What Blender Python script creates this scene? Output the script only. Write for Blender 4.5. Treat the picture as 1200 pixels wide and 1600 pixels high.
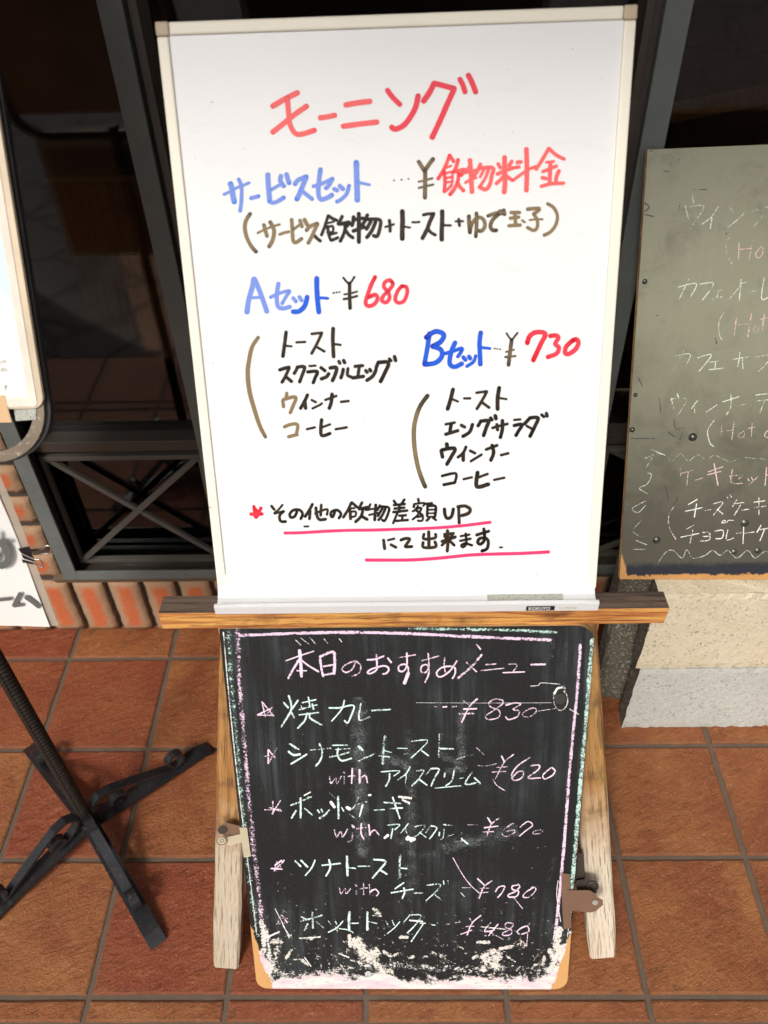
import bpy, bmesh, math, random
from mathutils import Vector, Matrix, noise as mnoise

for _o in list(bpy.data.objects):
    bpy.data.objects.remove(_o)
S = bpy.context.scene
COL = S.collection
rnd = random.Random(7)
R = math.radians

# ------------------------------------------------------------------ camera, world, sun, exposure
CAM = Vector((.6595, -.5823, 1.3107))
PITCH, YAW, ROLL, FPX = .7544, -.0291, -.0329, 1287.0
fw = Vector((math.cos(PITCH)*math.sin(YAW), math.cos(PITCH)*math.cos(YAW), -math.sin(PITCH)))
rt0 = Vector((math.cos(YAW), -math.sin(YAW), 0)); up0 = rt0.cross(fw)
rt = math.cos(ROLL)*rt0 + math.sin(ROLL)*up0
up = -math.sin(ROLL)*rt0 + math.cos(ROLL)*up0
cd = bpy.data.cameras.new('camera'); cam = bpy.data.objects.new('camera', cd); COL.objects.link(cam)
m = Matrix((rt, up, -fw)).transposed().to_4x4(); m.translation = CAM; cam.matrix_world = m
cd.sensor_fit = 'VERTICAL'; cd.sensor_height = 24; cd.lens = FPX/1600*24
cd.clip_start = .02; cd.clip_end = 500
cd.dof.use_dof = True; cd.dof.focus_distance = 1.12; cd.dof.aperture_fstop = 19.3/1000/.0055
S.camera = cam

SUN_EL, SUN_AZ = R(46), R(-20)      # the sun stands behind the viewer, a little to the left
W = bpy.data.worlds.new('World'); S.world = W; W.use_nodes = True
wn = W.node_tree.nodes; wl = W.node_tree.links; wn.clear()
sky = wn.new('ShaderNodeTexSky'); sky.sky_type = 'NISHITA'; sky.sun_disc = False
sky.sun_elevation = SUN_EL; sky.sun_rotation = R(180)+SUN_AZ*-1
sky.dust_density = 6; sky.air_density = 1; sky.ozone_density = .6
hsv = wn.new('ShaderNodeHueSaturation'); hsv.inputs['Saturation'].default_value = .35
bg = wn.new('ShaderNodeBackground'); bg.inputs['Strength'].default_value = .112
wo = wn.new('ShaderNodeOutputWorld')
wl.new(sky.outputs[0], hsv.inputs['Color']); wl.new(hsv.outputs[0], bg.inputs['Color']); wl.new(bg.outputs[0], wo.inputs['Surface'])
sd = bpy.data.lights.new('sun', 'SUN'); sd.energy = 2.0; sd.angle = R(10); sd.color = (1, .95, .88)
sun = bpy.data.objects.new('sun', sd); COL.objects.link(sun)
tosun = Vector((math.sin(SUN_AZ)*math.cos(SUN_EL), -math.cos(SUN_AZ)*math.cos(SUN_EL), math.sin(SUN_EL)))
sun.rotation_euler = tosun.to_track_quat('Z', 'Y').to_euler()
S.view_settings.view_transform = 'Standard'; S.view_settings.look = 'None'
S.view_settings.exposure = .12; S.view_settings.gamma = 1
S.cycles.max_bounces = 8; S.cycles.transparent_max_bounces = 24

# ------------------------------------------------------------------ helpers
def ray(u, v):
    return rt*((u-600)/FPX) + up*((800-v)/FPX) + fw
def on_plane(u, v, p0, n):
    d = ray(u, v); return CAM + d*((p0-CAM).dot(n)/d.dot(n))

def tag(o, label, cat, group=None, kind=None):
    if label: o['label'] = label
    if cat: o['category'] = cat
    if group: o['group'] = group
    if kind: o['kind'] = kind
    return o
def thing(name, M, label, cat, group=None):
    o = bpy.data.objects.new(name, None); o.empty_display_size = .05
    COL.objects.link(o); o.matrix_basis = M if isinstance(M, Matrix) else Matrix.Translation(M)
    return tag(o, label, cat, group)
def root_matrix(o):
    M = o.matrix_basis.copy()
    while o.parent: o = o.parent; M = o.matrix_basis @ M
    return M
def link(name, me, mats, parent=None, label=None, smooth=False):
    o = bpy.data.objects.new(name, me); COL.objects.link(o)
    for mt in (mats if isinstance(mats, (list, tuple)) else [mats]): me.materials.append(mt)
    if parent:
        o.parent = parent; me.transform(root_matrix(parent).inverted())
    if smooth:
        for p in me.polygons: p.use_smooth = True
    if label: o['label'] = label
    me.update(); return o
I4 = Matrix.Identity(4)

class MB:
    """collects world-space shapes; build() links them as one mesh"""
    def __init__(s): s.v = []; s.f = []; s.mi = []; s.sm = []; s.a = {}
    def add(s, vs, fs, mi=0, sm=False, M=None):
        b = len(s.v)
        s.v += [(M @ Vector(p)) if M else Vector(p) for p in vs]
        s.f += [tuple(b+i for i in f) for f in fs]
        s.mi += ([mi]*len(fs) if isinstance(mi, int) else list(mi)); s.sm += [sm]*len(fs); return s
    def box(s, x0, x1, y0, y1, z0, z1, bev=0, M=None, mi=0, jit=0):
        if bev <= 0:
            vs = [(x, y, z) for z in (z0, z1) for y in (y0, y1) for x in (x0, x1)]
            fs = [(0,2,3,1), (4,5,7,6), (0,1,5,4), (2,6,7,3), (0,4,6,2), (1,3,7,5)]
            return s.add(vs, fs, mi, False, M)
        bm = bmesh.new(); bmesh.ops.create_cube(bm, size=1)
        for q in bm.verts:
            q.co = Vector(((x0+x1)/2+q.co.x*(x1-x0), (y0+y1)/2+q.co.y*(y1-y0), (z0+z1)/2+q.co.z*(z1-z0)))
            if jit: q.co += Vector((rnd.uniform(-jit, jit), rnd.uniform(-jit, jit), rnd.uniform(-jit, jit)))
        bmesh.ops.bevel(bm, geom=bm.edges[:], offset=bev, segments=2, affect='EDGES', profile=.6)
        bm.verts.index_update()
        s.add([q.co.copy() for q in bm.verts], [[q.index for q in f.verts] for f in bm.faces], mi, False, M)
        bm.free(); return s
    def prism(s, poly, z0, z1, M=None, mi=0, side=None):
        n = len(poly)
        vs = [(x, y, z0) for x, y in poly] + [(x, y, z1) for x, y in poly]
        fs = [tuple(range(n-1, -1, -1)), tuple(range(n, 2*n))] + [(i, (i+1) % n, n+(i+1) % n, n+i) for i in range(n)]
        sd_ = mi if side is None else side
        return s.add(vs, fs, [sd_, mi]+[sd_]*n, False, M)
    def extrude_x(s, prof, x0, x1, M=None, mi=0, cap=True):
        n = len(prof)
        vs = [(x0, y, z) for y, z in prof]+[(x1, y, z) for y, z in prof]
        fs = [(i, n+i, n+(i+1) % n, (i+1) % n) for i in range(n)]
        if cap: fs += [tuple(range(n)), tuple(range(2*n-1, n-1, -1))]
        return s.add(vs, fs, mi, False, M)
    def sweep(s, pts, side, w, t, M=None, mi=0):
        """flat bar (width w along side, thickness t) along a polyline"""
        pts = [Vector(p) for p in pts]; side = Vector(side).normalized(); vs = []
        for i, p in enumerate(pts):
            d = (pts[min(i+1, len(pts)-1)]-pts[max(i-1, 0)]).normalized(); n = side.cross(d).normalized()
            for a, b in ((-1,-1), (1,-1), (1,1), (-1,1)): vs.append(p+side*(a*w/2)+n*(b*t/2))
        fs = [(4*i+k, 4*i+(k+1) % 4, 4*i+4+(k+1) % 4, 4*i+4+k) for i in range(len(pts)-1) for k in range(4)]
        fs += [(3,2,1,0), tuple(4*len(pts)-4+k for k in range(4))]
        return s.add(vs, fs, mi, False, M)
    def tube(s, pts, r, n=12, M=None, mi=0, closed=False, sm=True):
        pts = [Vector(p) for p in pts]; N = len(pts); vs = []; rr = r if isinstance(r, (list, tuple)) else [r]*N
        ref = None
        for i, p in enumerate(pts):
            a = pts[(i-1) % N] if closed else pts[max(i-1, 0)]; b = pts[(i+1) % N] if closed else pts[min(i+1, N-1)]
            d = (b-a).normalized()
            if ref is None: ref = d.orthogonal().normalized()
            ref = (ref-d*ref.dot(d)).normalized(); q = d.cross(ref)
            for k in range(n):
                an = 2*math.pi*k/n; vs.append(p+(ref*math.cos(an)+q*math.sin(an))*rr[i])
        L = N if closed else N-1
        fs = [(i*n+k, i*n+(k+1) % n, ((i+1) % N)*n+(k+1) % n, ((i+1) % N)*n+k) for i in range(L) for k in range(n)]
        if not closed: fs += [tuple(range(n-1, -1, -1)), tuple((N-1)*n+k for k in range(n))]
        return s.add(vs, fs, mi, sm, M)
    def build(s, name, mats, parent=None, label=None):
        me = bpy.data.meshes.new(name); me.from_pydata([tuple(p) for p in s.v], [], s.f); me.validate(clean_customdata=False)
        for p, i, k in zip(me.polygons, s.mi, s.sm): p.material_index = i; p.use_smooth = k
        for nm, vals in s.a.items():
            at = me.attributes.new(nm, 'FLOAT', 'POINT'); at.data.foreach_set('value', vals)
        bm = bmesh.new(); bm.from_mesh(me); bmesh.ops.recalc_face_normals(bm, faces=bm.faces[:]); bm.to_mesh(me); bm.free()
        return link(name, me, mats, parent, label)

def frame_from(TL, TR, BR, BL, up_from=0):
    ex = ((BR-BL)+(TR-TL)).normalized(); ey = ((TL-BL)+(TR-BR)); ey = (ey-ex*ey.dot(ex)).normalized(); ez = ex.cross(ey)
    M = Matrix((ex, ey, ez)).transposed().to_4x4(); M.translation = (BL+BR)/2
    return M
def rrect(x0, x1, y0, y1, rs, seg=6):
    """rounded rectangle outline, radii for BL, BR, TR, TL"""
    out = []
    for (cx, cy, a0), r in zip(((x0, y0, 180), (x1, y0, 270), (x1, y1, 0), (x0, y1, 90)), rs):
        sx = 1 if cx == x0 else -1; sy = 1 if cy == y0 else -1
        if r <= 0: out.append((cx, cy)); continue
        for k in range(seg+1):
            a = R(a0+90*k/seg); out.append((cx+sx*r+r*math.cos(a), cy+sy*r+r*math.sin(a)))
    return out

# ------------------------------------------------------------------ materials
def newmat(name):
    mt = bpy.data.materials.new(name); mt.use_nodes = True; nt = mt.node_tree; nt.nodes.clear()
    out = nt.nodes.new('ShaderNodeOutputMaterial'); b = nt.nodes.new('ShaderNodeBsdfPrincipled')
    nt.links.new(b.outputs[0], out.inputs[0]); return mt, nt, b, out
class N:
    """small node-building shorthand"""
    def __init__(s, nt): s.nt = nt
    def n(s, t, **k):
        x = s.nt.nodes.new(t)
        for a, v in k.items(): setattr(x, a, v)
        return x
    def put(s, sock, v):
        if isinstance(v, bpy.types.NodeSocket): s.nt.links.new(v, sock)
        elif isinstance(v, (tuple, list)) and len(v) == 3 and sock.type == 'RGBA': sock.default_value = (*v, 1)
        else: sock.default_value = v
    def math(s, op, a, b=0., c=None, clamp=False):
        x = s.n('ShaderNodeMath', operation=op, use_clamp=clamp); s.put(x.inputs[0], a); s.put(x.inputs[1], b)
        if c is not None: s.put(x.inputs[2], c)
        return x.outputs[0]
    def mix(s, f, a, b, mode='MIX'):
        x = s.n('ShaderNodeMix', data_type='RGBA', blend_type=mode)
        s.put(x.inputs[0], f); s.put(x.inputs[6], a); s.put(x.inputs[7], b); return x.outputs[2]
    def coord(s, scale=(1,1,1), which='Object', rot=(0,0,0)):
        t = s.n('ShaderNodeTexCoord'); mp = s.n('ShaderNodeMapping'); s.nt.links.new(t.outputs[which], mp.inputs[0])
        mp.inputs['Scale'].default_value = scale; mp.inputs['Rotation'].default_value = rot; return mp.outputs[0]
    def noise(s, vec, scale, detail=4, rough=.55, dist=0):
        x = s.n('ShaderNodeTexNoise'); s.put(x.inputs['Vector'], vec); x.inputs['Scale'].default_value = scale
        x.inputs['Detail'].default_value = detail; x.inputs['Roughness'].default_value = rough; x.inputs['Distortion'].default_value = dist
        return x.outputs[0]
    def voro(s, vec, scale, feat='F1'):
        x = s.n('ShaderNodeTexVoronoi', feature=feat); s.put(x.inputs['Vector'], vec); x.inputs['Scale'].default_value = scale; return x.outputs[0]
    def step(s, v, a, b):
        x = s.n('ShaderNodeMapRange', interpolation_type='SMOOTHSTEP'); s.put(x.inputs[0], v)
        s.put(x.inputs[1], a); s.put(x.inputs[2], b); return x.outputs[0]
    def xyz(s, vec):
        x = s.n('ShaderNodeSeparateXYZ'); s.put(x.inputs[0], vec); return x.outputs
    def attr(s, name):
        return s.n('ShaderNodeAttribute', attribute_name=name).outputs['Fac']
    def bump(s, h, strength=.3, dist=.002):
        x = s.n('ShaderNodeBump'); s.put(x.inputs['Height'], h); x.inputs['Strength'].default_value = strength
        x.inputs['Distance'].default_value = dist; return x.outputs[0]

def mat_simple(name, col, rough=.5, metal=0., var=.15, scale=20, bump=.1, spec=.5, col2=None, thr=(.45, .75)):
    mt, nt, b, out = newmat(name); g = N(nt); c = g.coord()
    n1 = g.noise(c, scale, 5, .6); n2 = g.noise(c, scale*6, 3, .6)
    dark = tuple(x*(1-var) for x in col); lite = tuple(min(1, x*(1+var)) for x in col)
    base = g.mix(n1, dark, lite)
    if col2: base = g.mix(g.step(n2, *thr), base, col2)
    g.put(b.inputs['Base Color'], base); g.put(b.inputs['Metallic'], metal)
    g.put(b.inputs['Roughness'], g.math('ADD', rough-.08, g.math('MULTIPLY', n1, .16)))
    b.inputs['Specular IOR Level'].default_value = spec
    if bump: g.put(b.inputs['Normal'], g.bump(n2, bump, .001))
    return mt

def mat_tiles():
    mt, nt, b, out = newmat('tile'); g = N(nt); c = g.coord(); t = g.attr('tint'); e = g.attr('rim')
    w = g.n('ShaderNodeVectorMath', operation='ADD'); g.put(w.inputs[0], c)
    cmb = g.n('ShaderNodeCombineXYZ'); g.put(cmb.inputs[2], g.math('MULTIPLY', t, 7.)); g.put(w.inputs[1], cmb.outputs[0]); v = w.outputs[0]
    mp0 = g.n('ShaderNodeMapping'); g.put(mp0.inputs[0], v); mp0.inputs['Rotation'].default_value = (0, 0, R(-28))
    mp = g.n('ShaderNodeMapping'); g.put(mp.inputs[0], mp0.outputs[0]); mp.inputs['Scale'].default_value = (1, 2.3, 1)
    cleft = g.noise(mp.outputs[0], 34, 8, .74, .25); big = g.noise(v, 9, 5, .62, .5); grit = g.noise(v, 330, 3, .75); mid = g.noise(v, 95, 6, .72)
    base = g.mix(g.step(big, .30, .70), (.235, .062, .0165), (.345, .128, .037))
    base = g.mix(g.step(t, .25, 1.), base, g.mix(.72, base, (.225, .034, .012)))
    base = g.mix(g.math('MULTIPLY', g.step(cleft, .54, .76), .5), base, (.50, .21, .085))
    base = g.mix(g.math('MULTIPLY', g.step(cleft, .48, .27), .65), base, (.062, .015, .005))
    base = g.mix(g.math('MULTIPLY', g.step(mid, .56, .74), .5), base, (.47, .21, .088))
    base = g.mix(g.math('MULTIPLY', g.step(mid, .44, .28), .6), base, (.070, .018, .006))
    base = g.mix(g.math('MULTIPLY', g.step(grit, .60, .70), .65), base, (.62, .37, .22))
    base = g.mix(g.math('MULTIPLY', g.step(grit, .40, .28), .5), base, (.06, .018, .008))
    base = g.mix(g.math('MULTIPLY', e, .4), base, (.17, .085, .045))
    g.put(b.inputs['Base Color'], base)
    g.put(b.inputs['Roughness'], g.math('ADD', .24, g.math('MULTIPLY', mid, .32)))
    h = g.math('ADD', cleft, g.math('MULTIPLY', mid, .5)); h = g.math('ADD', h, g.math('MULTIPLY', grit, .18))
    g.put(b.inputs['Normal'], g.bump(h, 1., .006)); return mt
def mat_brick():
    mt, nt, b, out = newmat('brick'); g = N(nt); c = g.coord(); t = g.attr('tint'); e = g.attr('rim')
    n1 = g.noise(c, 42, 6, .72, .5); n2 = g.noise(c, 130, 4, .7)
    f = g.math('ADD', e, g.math('MULTIPLY', g.math('SUBTRACT', n1, .5), 1.1))
    core = g.mix(n2, (.42, .088, .026), (.56, .15, .05)); core = g.mix(g.math('MULTIPLY', t, .5), core, (.42, .10, .035))
    crust = g.mix(n2, (.26, .165, .095), (.44, .29, .175))
    base = g.mix(g.math('MULTIPLY', g.step(f, .06, .66), .92), core, crust)
    base = g.mix(g.math('MULTIPLY', g.step(n2, .66, .76), .5), base, (.06, .03, .02))
    g.put(b.inputs['Base Color'], base); b.inputs['Roughness'].default_value = .85
    g.put(b.inputs['Normal'], g.bump(g.math('ADD', n1, n2), .5, .003)); return mt
def mat_wood(name, c1, c2, c3, axis=0, wear=None, rough=.6, wearcol=(.62, .55, .45)):
    """grain runs along axis; wear = (lo, hi) along the second axis fades to bleached wood"""
    mt, nt, b, out = newmat(name); g = N(nt); sc = [9, 9, 9]; sc[axis] = .4; sc2 = [1, 1, 1]; sc2[axis] = .05
    grain = g.noise(g.coord(tuple(sc)), 9, 6, .62, 1.1); fib = g.noise(g.coord(tuple(sc2)), 330, 3, .7); blot = g.noise(g.coord(), 14, 4, .6)
    base = g.mix(g.step(grain, .40, .62), c1, c2); base = g.mix(g.math('MULTIPLY', g.step(blot, .50, .68), .72), base, c3)
    base = g.mix(g.math('MULTIPLY', g.step(fib, .53, .64), .7), base, c3)
    sc3 = [1, 1, 1]; sc3[axis] = .09; vein = g.noise(g.coord(tuple(sc3)), 85, 5, .7, .8); base = g.mix(g.math('MULTIPLY', g.step(vein, .54, .64), .65), base, c3)
    if wear:
        co = g.xyz(g.coord())[axis]
        f = g.step(g.math('ADD', co, g.math('MULTIPLY', g.math('SUBTRACT', blot, .5), .2)), wear[1], wear[0])
        pale = g.mix(g.math('MULTIPLY', g.step(fib, .50, .64), .8), wearcol, (.16, .12, .08)); pale = g.mix(g.step(grain, .35, .7), pale, g.mix(.35, pale, (.42, .33, .22)))
        base = g.mix(f, base, pale)
    g.put(b.inputs['Base Color'], base); b.inputs['Roughness'].default_value = rough
    g.put(b.inputs['Normal'], g.bump(g.math('ADD', grain, fib), .6, .002)); return mt

def mat_board(name, base_col, dust_col, chips, hw, rough=.6):
    """slate paint: dust streaks, chalk specks; chips adds the worn white foot and bare corners"""
    mt, nt, b, out = newmat(name); g = N(nt); c = g.coord(); x, y, z = g.xyz(c)
    streak = g.noise(g.coord((22, 1.1, 1)), 4, 5, .6, .3); cloud = g.noise(c, 6, 5, .6); fine = g.noise(c, 420, 3, .7)
    col = g.mix(g.math('MULTIPLY', g.step(cloud, .40, .68), g.math('MULTIPLY', g.step(streak, .40, .75), .42)), base_col, dust_col)
    col = g.mix(g.math('MULTIPLY', g.step(fine, .5, .8), .22), col, dust_col)
    if chips:
        lo = g.step(y, .34, .0)                                   # more wear towards the foot
        sp = g.noise(c, 150, 5, .72); sp2 = g.noise(g.coord((1, .6, 1)), 46, 6, .7, .6)
        thr = g.math('SUBTRACT', .695, g.math('MULTIPLY', lo, .085))
        col = g.mix(g.math('MULTIPLY', g.step(g.math('SUBTRACT', sp, thr), 0., .03), .8), col, (.62, .66, .62))
        patch = g.step(g.math('SUBTRACT', sp2, g.math('SUBTRACT', .735, g.math('MULTIPLY', g.step(y, .20, .02), .155))), 0., .015)
        col = g.mix(patch, col, (.6, .55, .48))
        nb = g.noise(c, 17, 9, .74); dx = g.math('SUBTRACT', hw, g.math('ABSOLUTE', x))
        foot = g.math('SUBTRACT', g.math('ADD', y, g.math('MULTIPLY', g.math('SUBTRACT', .5, nb), .12)), .021)
        side = g.math('ADD', g.math('MULTIPLY', dx, 1.2), g.math('MULTIPLY', y, .42)); side = g.math('SUBTRACT', g.math('ADD', side, g.math('MULTIPLY', g.math('SUBTRACT', .5, nb), .15)), .040)
        fm = g.step(g.math('MINIMUM', foot, side), .004, -.002)
        pinkish = g.mix(g.step(g.noise(g.coord((1, 3, 1)), 20, 4), .4, .62), (.66, .67, .63), (.70, .52, .57))
        dirt = g.math('MULTIPLY', g.step(g.noise(g.coord((1, 3, 1)), 90, 4, .7), .6, .68), .7)
        col = g.mix(fm, col, g.mix(dirt, pinkish, (.09, .09, .09)))
        cd_ = g.math('ADD', dx, g.math('MULTIPLY', y, .20)); cd_ = g.math('ADD', cd_, g.math('MULTIPLY', g.math('SUBTRACT', nb, .5), .03))
        col = g.mix(g.step(cd_, .0235, .0215), col, g.mix(nb, (.52, .27, .095), (.62, .36, .15)))
    else:
        grime_sheen = g.noise(c, 16, 6, .7, .5)
        col = g.mix(g.math('MULTIPLY', g.step(grime_sheen, .50, .72), .8), col, (.17, .165, .12))
        col = g.mix(g.math('MULTIPLY', g.step(g.math('ADD', y, g.math('MULTIPLY', g.math('SUBTRACT', grime_sheen, .5), .35)), .44, .06), .95), col, (.075, .070, .052))  # reflection gradient painted in: board colour darkens towards the foot
        scr = g.noise(g.coord((1, 9, 1), rot=(0, 0, .5)), 24, 5, .75)
        col = g.mix(g.math('MULTIPLY', g.step(scr, .66, .72), .45), col, (.03, .03, .03))
        ed = g.math('ADD', y, g.math('MULTIPLY', g.math('SUBTRACT', .5, g.noise(c, 55, 5, .7)), .022))
        col = g.mix(g.step(ed, .040, .028), col, (.022, .024, .034))
        ux = g.math('ADD', g.math('SUBTRACT', x, .0), .0)
        cor = g.math('MINIMUM', ed, g.math('ADD', g.math('MULTIPLY', y, .35), g.math('ADD', ux, g.math('MULTIPLY', g.math('SUBTRACT', .5, grime_sheen), .03))))
        col = g.mix(g.step(cor, .0165, .0135), col, g.mix(grime_sheen, (.40, .19, .06), (.62, .34, .12)))
    b.inputs['Specular IOR Level'].default_value = .22 if chips else .6
    g.put(b.inputs['Base Color'], col); g.put(b.inputs['Roughness'], g.math('ADD', rough-.1, g.math('MULTIPLY', cloud, .25)))
    g.put(b.inputs['Normal'], g.bump(g.math('ADD', fine, cloud), .12, .001)); return mt

def mat_ink(name, dark, lite, lo=.35, hi=.75):
    """marker ink: dense at stroke ends and edges, thin in the middle, in patches"""
    mt, nt, b, out = newmat(name); g = N(nt); c = g.coord()
    n = g.noise(c, 26, 3, .6); e = g.attr('edge'); t = g.attr('ends'); d = g.attr('dens')
    f = g.math('ADD', g.math('MULTIPLY', n, .55), g.math('MULTIPLY', g.math('MULTIPLY', e, e), .22))
    f = g.math('ADD', f, g.math('MULTIPLY', t, .35)); f = g.math('ADD', f, d)
    g.put(b.inputs['Base Color'], g.mix(g.step(f, lo, hi), lite, dark)); b.inputs['Roughness'].default_value = .35; b.inputs['Specular IOR Level'].default_value = .2
    return mt
def mat_chalk(name, col, scale=520, cover=.52, soft=.08):
    mt, nt, b, out = newmat(name); g = N(nt); c = g.coord(); e = g.attr('edge'); d = g.attr('dens')
    n = g.noise(c, scale, 3, .75); n2 = g.noise(c, 70, 3, .6)
    f = g.math('ADD', g.math('MULTIPLY', n, .75), g.math('MULTIPLY', n2, .4)); f = g.math('SUBTRACT', f, g.math('MULTIPLY', g.math('MULTIPLY', e, e), .12)); f = g.math('ADD', f, d)
    tr = g.n('ShaderNodeBsdfTransparent'); mx = g.n('ShaderNodeMixShader')
    g.put(mx.inputs[0], g.step(f, cover-soft, cover+soft)); g.put(mx.inputs[1], tr.outputs[0]); g.put(mx.inputs[2], b.outputs[0])
    g.nt.links.new(mx.outputs[0], out.inputs[0])
    g.put(b.inputs['Base Color'], col); b.inputs['Roughness'].default_value = .95; return mt
def mat_glass_dark():
    mt, nt, b, out = newmat('tinted_window_glass'); g = N(nt); nt.nodes.remove(b)
    fr_ = g.n('ShaderNodeFresnel'); fr_.inputs['IOR'].default_value = 1.72
    gl = g.n('ShaderNodeBsdfGlossy'); gl.inputs['Roughness'].default_value = .03
    tr = g.n('ShaderNodeBsdfTransparent'); tr.inputs[0].default_value = (.62, .60, .58, 1); mx = g.n('ShaderNodeMixShader')
    g.put(mx.inputs[0], fr_.outputs[0]); g.put(mx.inputs[1], tr.outputs[0]); g.put(mx.inputs[2], gl.outputs[0]); nt.links.new(mx.outputs[0], out.inputs[0]); return mt
def mat_concrete(name, c1, c2):
    mt, nt, b, out = newmat(name); g = N(nt); c = g.coord()
    n1 = g.noise(c, 14, 5, .65); n2 = g.noise(c, 220, 3, .7); v = g.noise(c, 210, 4, .68)
    base = g.mix(n1, c1, c2); base = g.mix(g.math('MULTIPLY', g.step(n2, .40, .30), .55), base, (.24, .22, .19))
    base = g.mix(g.math('MULTIPLY', g.step(v, .585, .67), .8), base, (.12, .105, .085))
    base = g.mix(g.math('MULTIPLY', g.step(n2, .5, .7), .5), base, (.72, .70, .64))
    g.put(b.inputs['Base Color'], base); b.inputs['Roughness'].default_value = .9
    g.put(b.inputs['Normal'], g.bump(g.math('SUBTRACT', n2, g.step(v, .64, .72)), .5, .003)); return mt
def mat_paving(name, c1, c2, joint, scale):
    mt, nt, b, out = newmat(name); g = N(nt); c = g.coord()
    ed = g.voro(c, scale, 'DISTANCE_TO_EDGE'); n = g.noise(c, 9, 5, .6)
    base = g.mix(g.step(ed, .03, .055), joint, g.mix(n, c1, c2)); g.put(b.inputs['Base Color'], base); b.inputs['Roughness'].default_value = .8
    g.put(b.inputs['Normal'], g.bump(g.math('ADD', n, g.step(ed, .0, .08)), .5, .01)); return mt

M_TILE = mat_tiles(); M_BRICK = mat_brick()
M_GROUT = mat_simple('grout', (.115, .083, .060), .9, var=.35, scale=60, bump=.4)
M_MORTAR = mat_simple('mortar', (.055, .04, .03), .95, var=.35, scale=40, bump=.5)
M_MORTAR2 = mat_simple('mortar_fillet', (.15, .105, .065), .95, var=.3, scale=40, bump=.5)
M_STEEL = mat_simple('painted_steel', (.125, .142, .136), .45, 0, .25, 22, .15, col2=(.10, .07, .045), thr=(.62, .72))
M_STEEL2 = mat_simple('dark_painted_steel', (.075, .068, .058), .5, 0, .25, 22, .15)
M_STEEL3 = mat_simple('brown_painted_steel', (.045, .036, .028), .5, 0, .3, 22, .1)
M_GLASS = mat_glass_dark()
def mat_whiteboard():
    mt, nt, b, out = newmat('enamel_white'); g = N(nt); c = g.coord(); n = g.noise(c, 5, 4, .6); w = g.noise(g.coord((1, 3.5, 1), rot=(0, 0, .35)), 11, 5, .7, .5); s = g.noise(c, 260, 2, .6)
    base = g.mix(n, (.735, .74, .745), (.78, .785, .79)); base = g.mix(g.math('MULTIPLY', g.step(w, .56, .74), .5), base, (.66, .665, .68))
    base = g.mix(g.math('MULTIPLY', g.step(s, .745, .77), .7), base, (.3, .3, .3)); g.put(b.inputs['Base Color'], base)
    g.put(b.inputs['Roughness'], g.math('ADD', .10, g.math('MULTIPLY', w, .14))); return mt
M_WBOARD = mat_whiteboard()
M_ALU = mat_simple('ivory_aluminium', (.82, .77, .65), .38, .0, .06, 10, .03, col2=(.35, .3, .24), thr=(.71, .76))
M_TRAYALU = mat_simple('satin_aluminium', (.78, .79, .80), .33, .2, .06, 14, .03, col2=(.3, .28, .24), thr=(.70, .74))
M_CAP = mat_simple('beige_plastic', (.50, .40, .28), .5, var=.05)
M_HARDBOARD = mat_simple('brown_hardboard', (.23, .12, .055), .7, var=.1, scale=60)
M_BLACK = mat_simple('black_print', (.012, .012, .012), .4, var=.1)
M_WHITEPRINT = mat_simple('white_print', (.8, .8, .8), .5, var=.02)
M_STICKER = mat_simple('grey_sticker', (.42, .43, .38), .4, var=.1, scale=120, col2=(.16, .17, .14), thr=(.55, .6))
M_PLANK = mat_wood('orange_wood', (.70, .36, .095), (.44, .15, .04), (.13, .042, .016), 0)
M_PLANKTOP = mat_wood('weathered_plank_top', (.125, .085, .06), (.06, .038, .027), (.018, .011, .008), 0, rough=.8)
M_LEG = mat_wood('worn_leg_wood', (.40, .21, .065), (.24, .10, .028), (.07, .035, .016), 1, wear=(.19, .31), wearcol=(.50, .43, .33))
M_LEGR = mat_wood('bleached_leg_wood', (.40, .22, .07), (.26, .12, .035), (.08, .045, .02), 1, wear=(.14, .34), wearcol=(.66, .58, .46))
M_EDGE = mat_wood('plywood_edge', (.72, .50, .25), (.6, .36, .15), (.3, .16, .07), 0)
M_CHALKBOARD = mat_board('black_slate_paint', (.0125, .0128, .0135), (.115, .145, .148), True, .2215)
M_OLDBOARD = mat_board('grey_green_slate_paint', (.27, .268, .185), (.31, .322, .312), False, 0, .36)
M_IRON = mat_simple('wrought_iron', (.030, .030, .034), .34, .45, .4, 30, .3, col2=(.10, .075, .055), thr=(.60, .72))
M_RUSTBAR = mat_simple('rusty_bar', (.022, .018, .015), .5, .3, .4, 40, .3, col2=(.085, .05, .03), thr=(.58, .74))
M_BRACKET = mat_simple('brown_bracket', (.20, .115, .075), .5, .2, .15, 60, .15)
M_BRACKETPALE = mat_simple('pale_bracket', (.52, .46, .33), .5, .2, .15, 60, .15)
M_BRIGHT = mat_simple('bright_metal', (.62, .6, .56), .3, .6, .1)
M_WIRE = mat_simple('nickel_wire', (.72, .66, .62), .2, .9, .05)
M_HOOP = mat_simple('worn_bronze_band', (.20, .16, .115), .38, .5, .35, 30, .2, col2=(.42, .36, .28), thr=(.55, .72))
M_PANELGREY = mat_simple('tan_panel', (.60, .49, .35), .4, var=.35, scale=16)
M_PAPER = mat_simple('white_paper', (.82, .81, .78), .6, var=.015, scale=6)
M_TAPE = mat_simple('tan_tape', (.62, .40, .22), .5, var=.08)
M_GREYINK = mat_simple('grey_ink', (.13, .13, .125), .6, var=.12)
M_BLOCKW = mat_concrete('warm_concrete', (.56, .48, .33), (.70, .62, .46))
M_BLOCKD = mat_concrete('dark_concrete', (.060, .052, .035), (.12, .105, .07))
M_BLOCKG = mat_concrete('grey_concrete', (.42, .43, .385), (.55, .56, .52))
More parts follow.
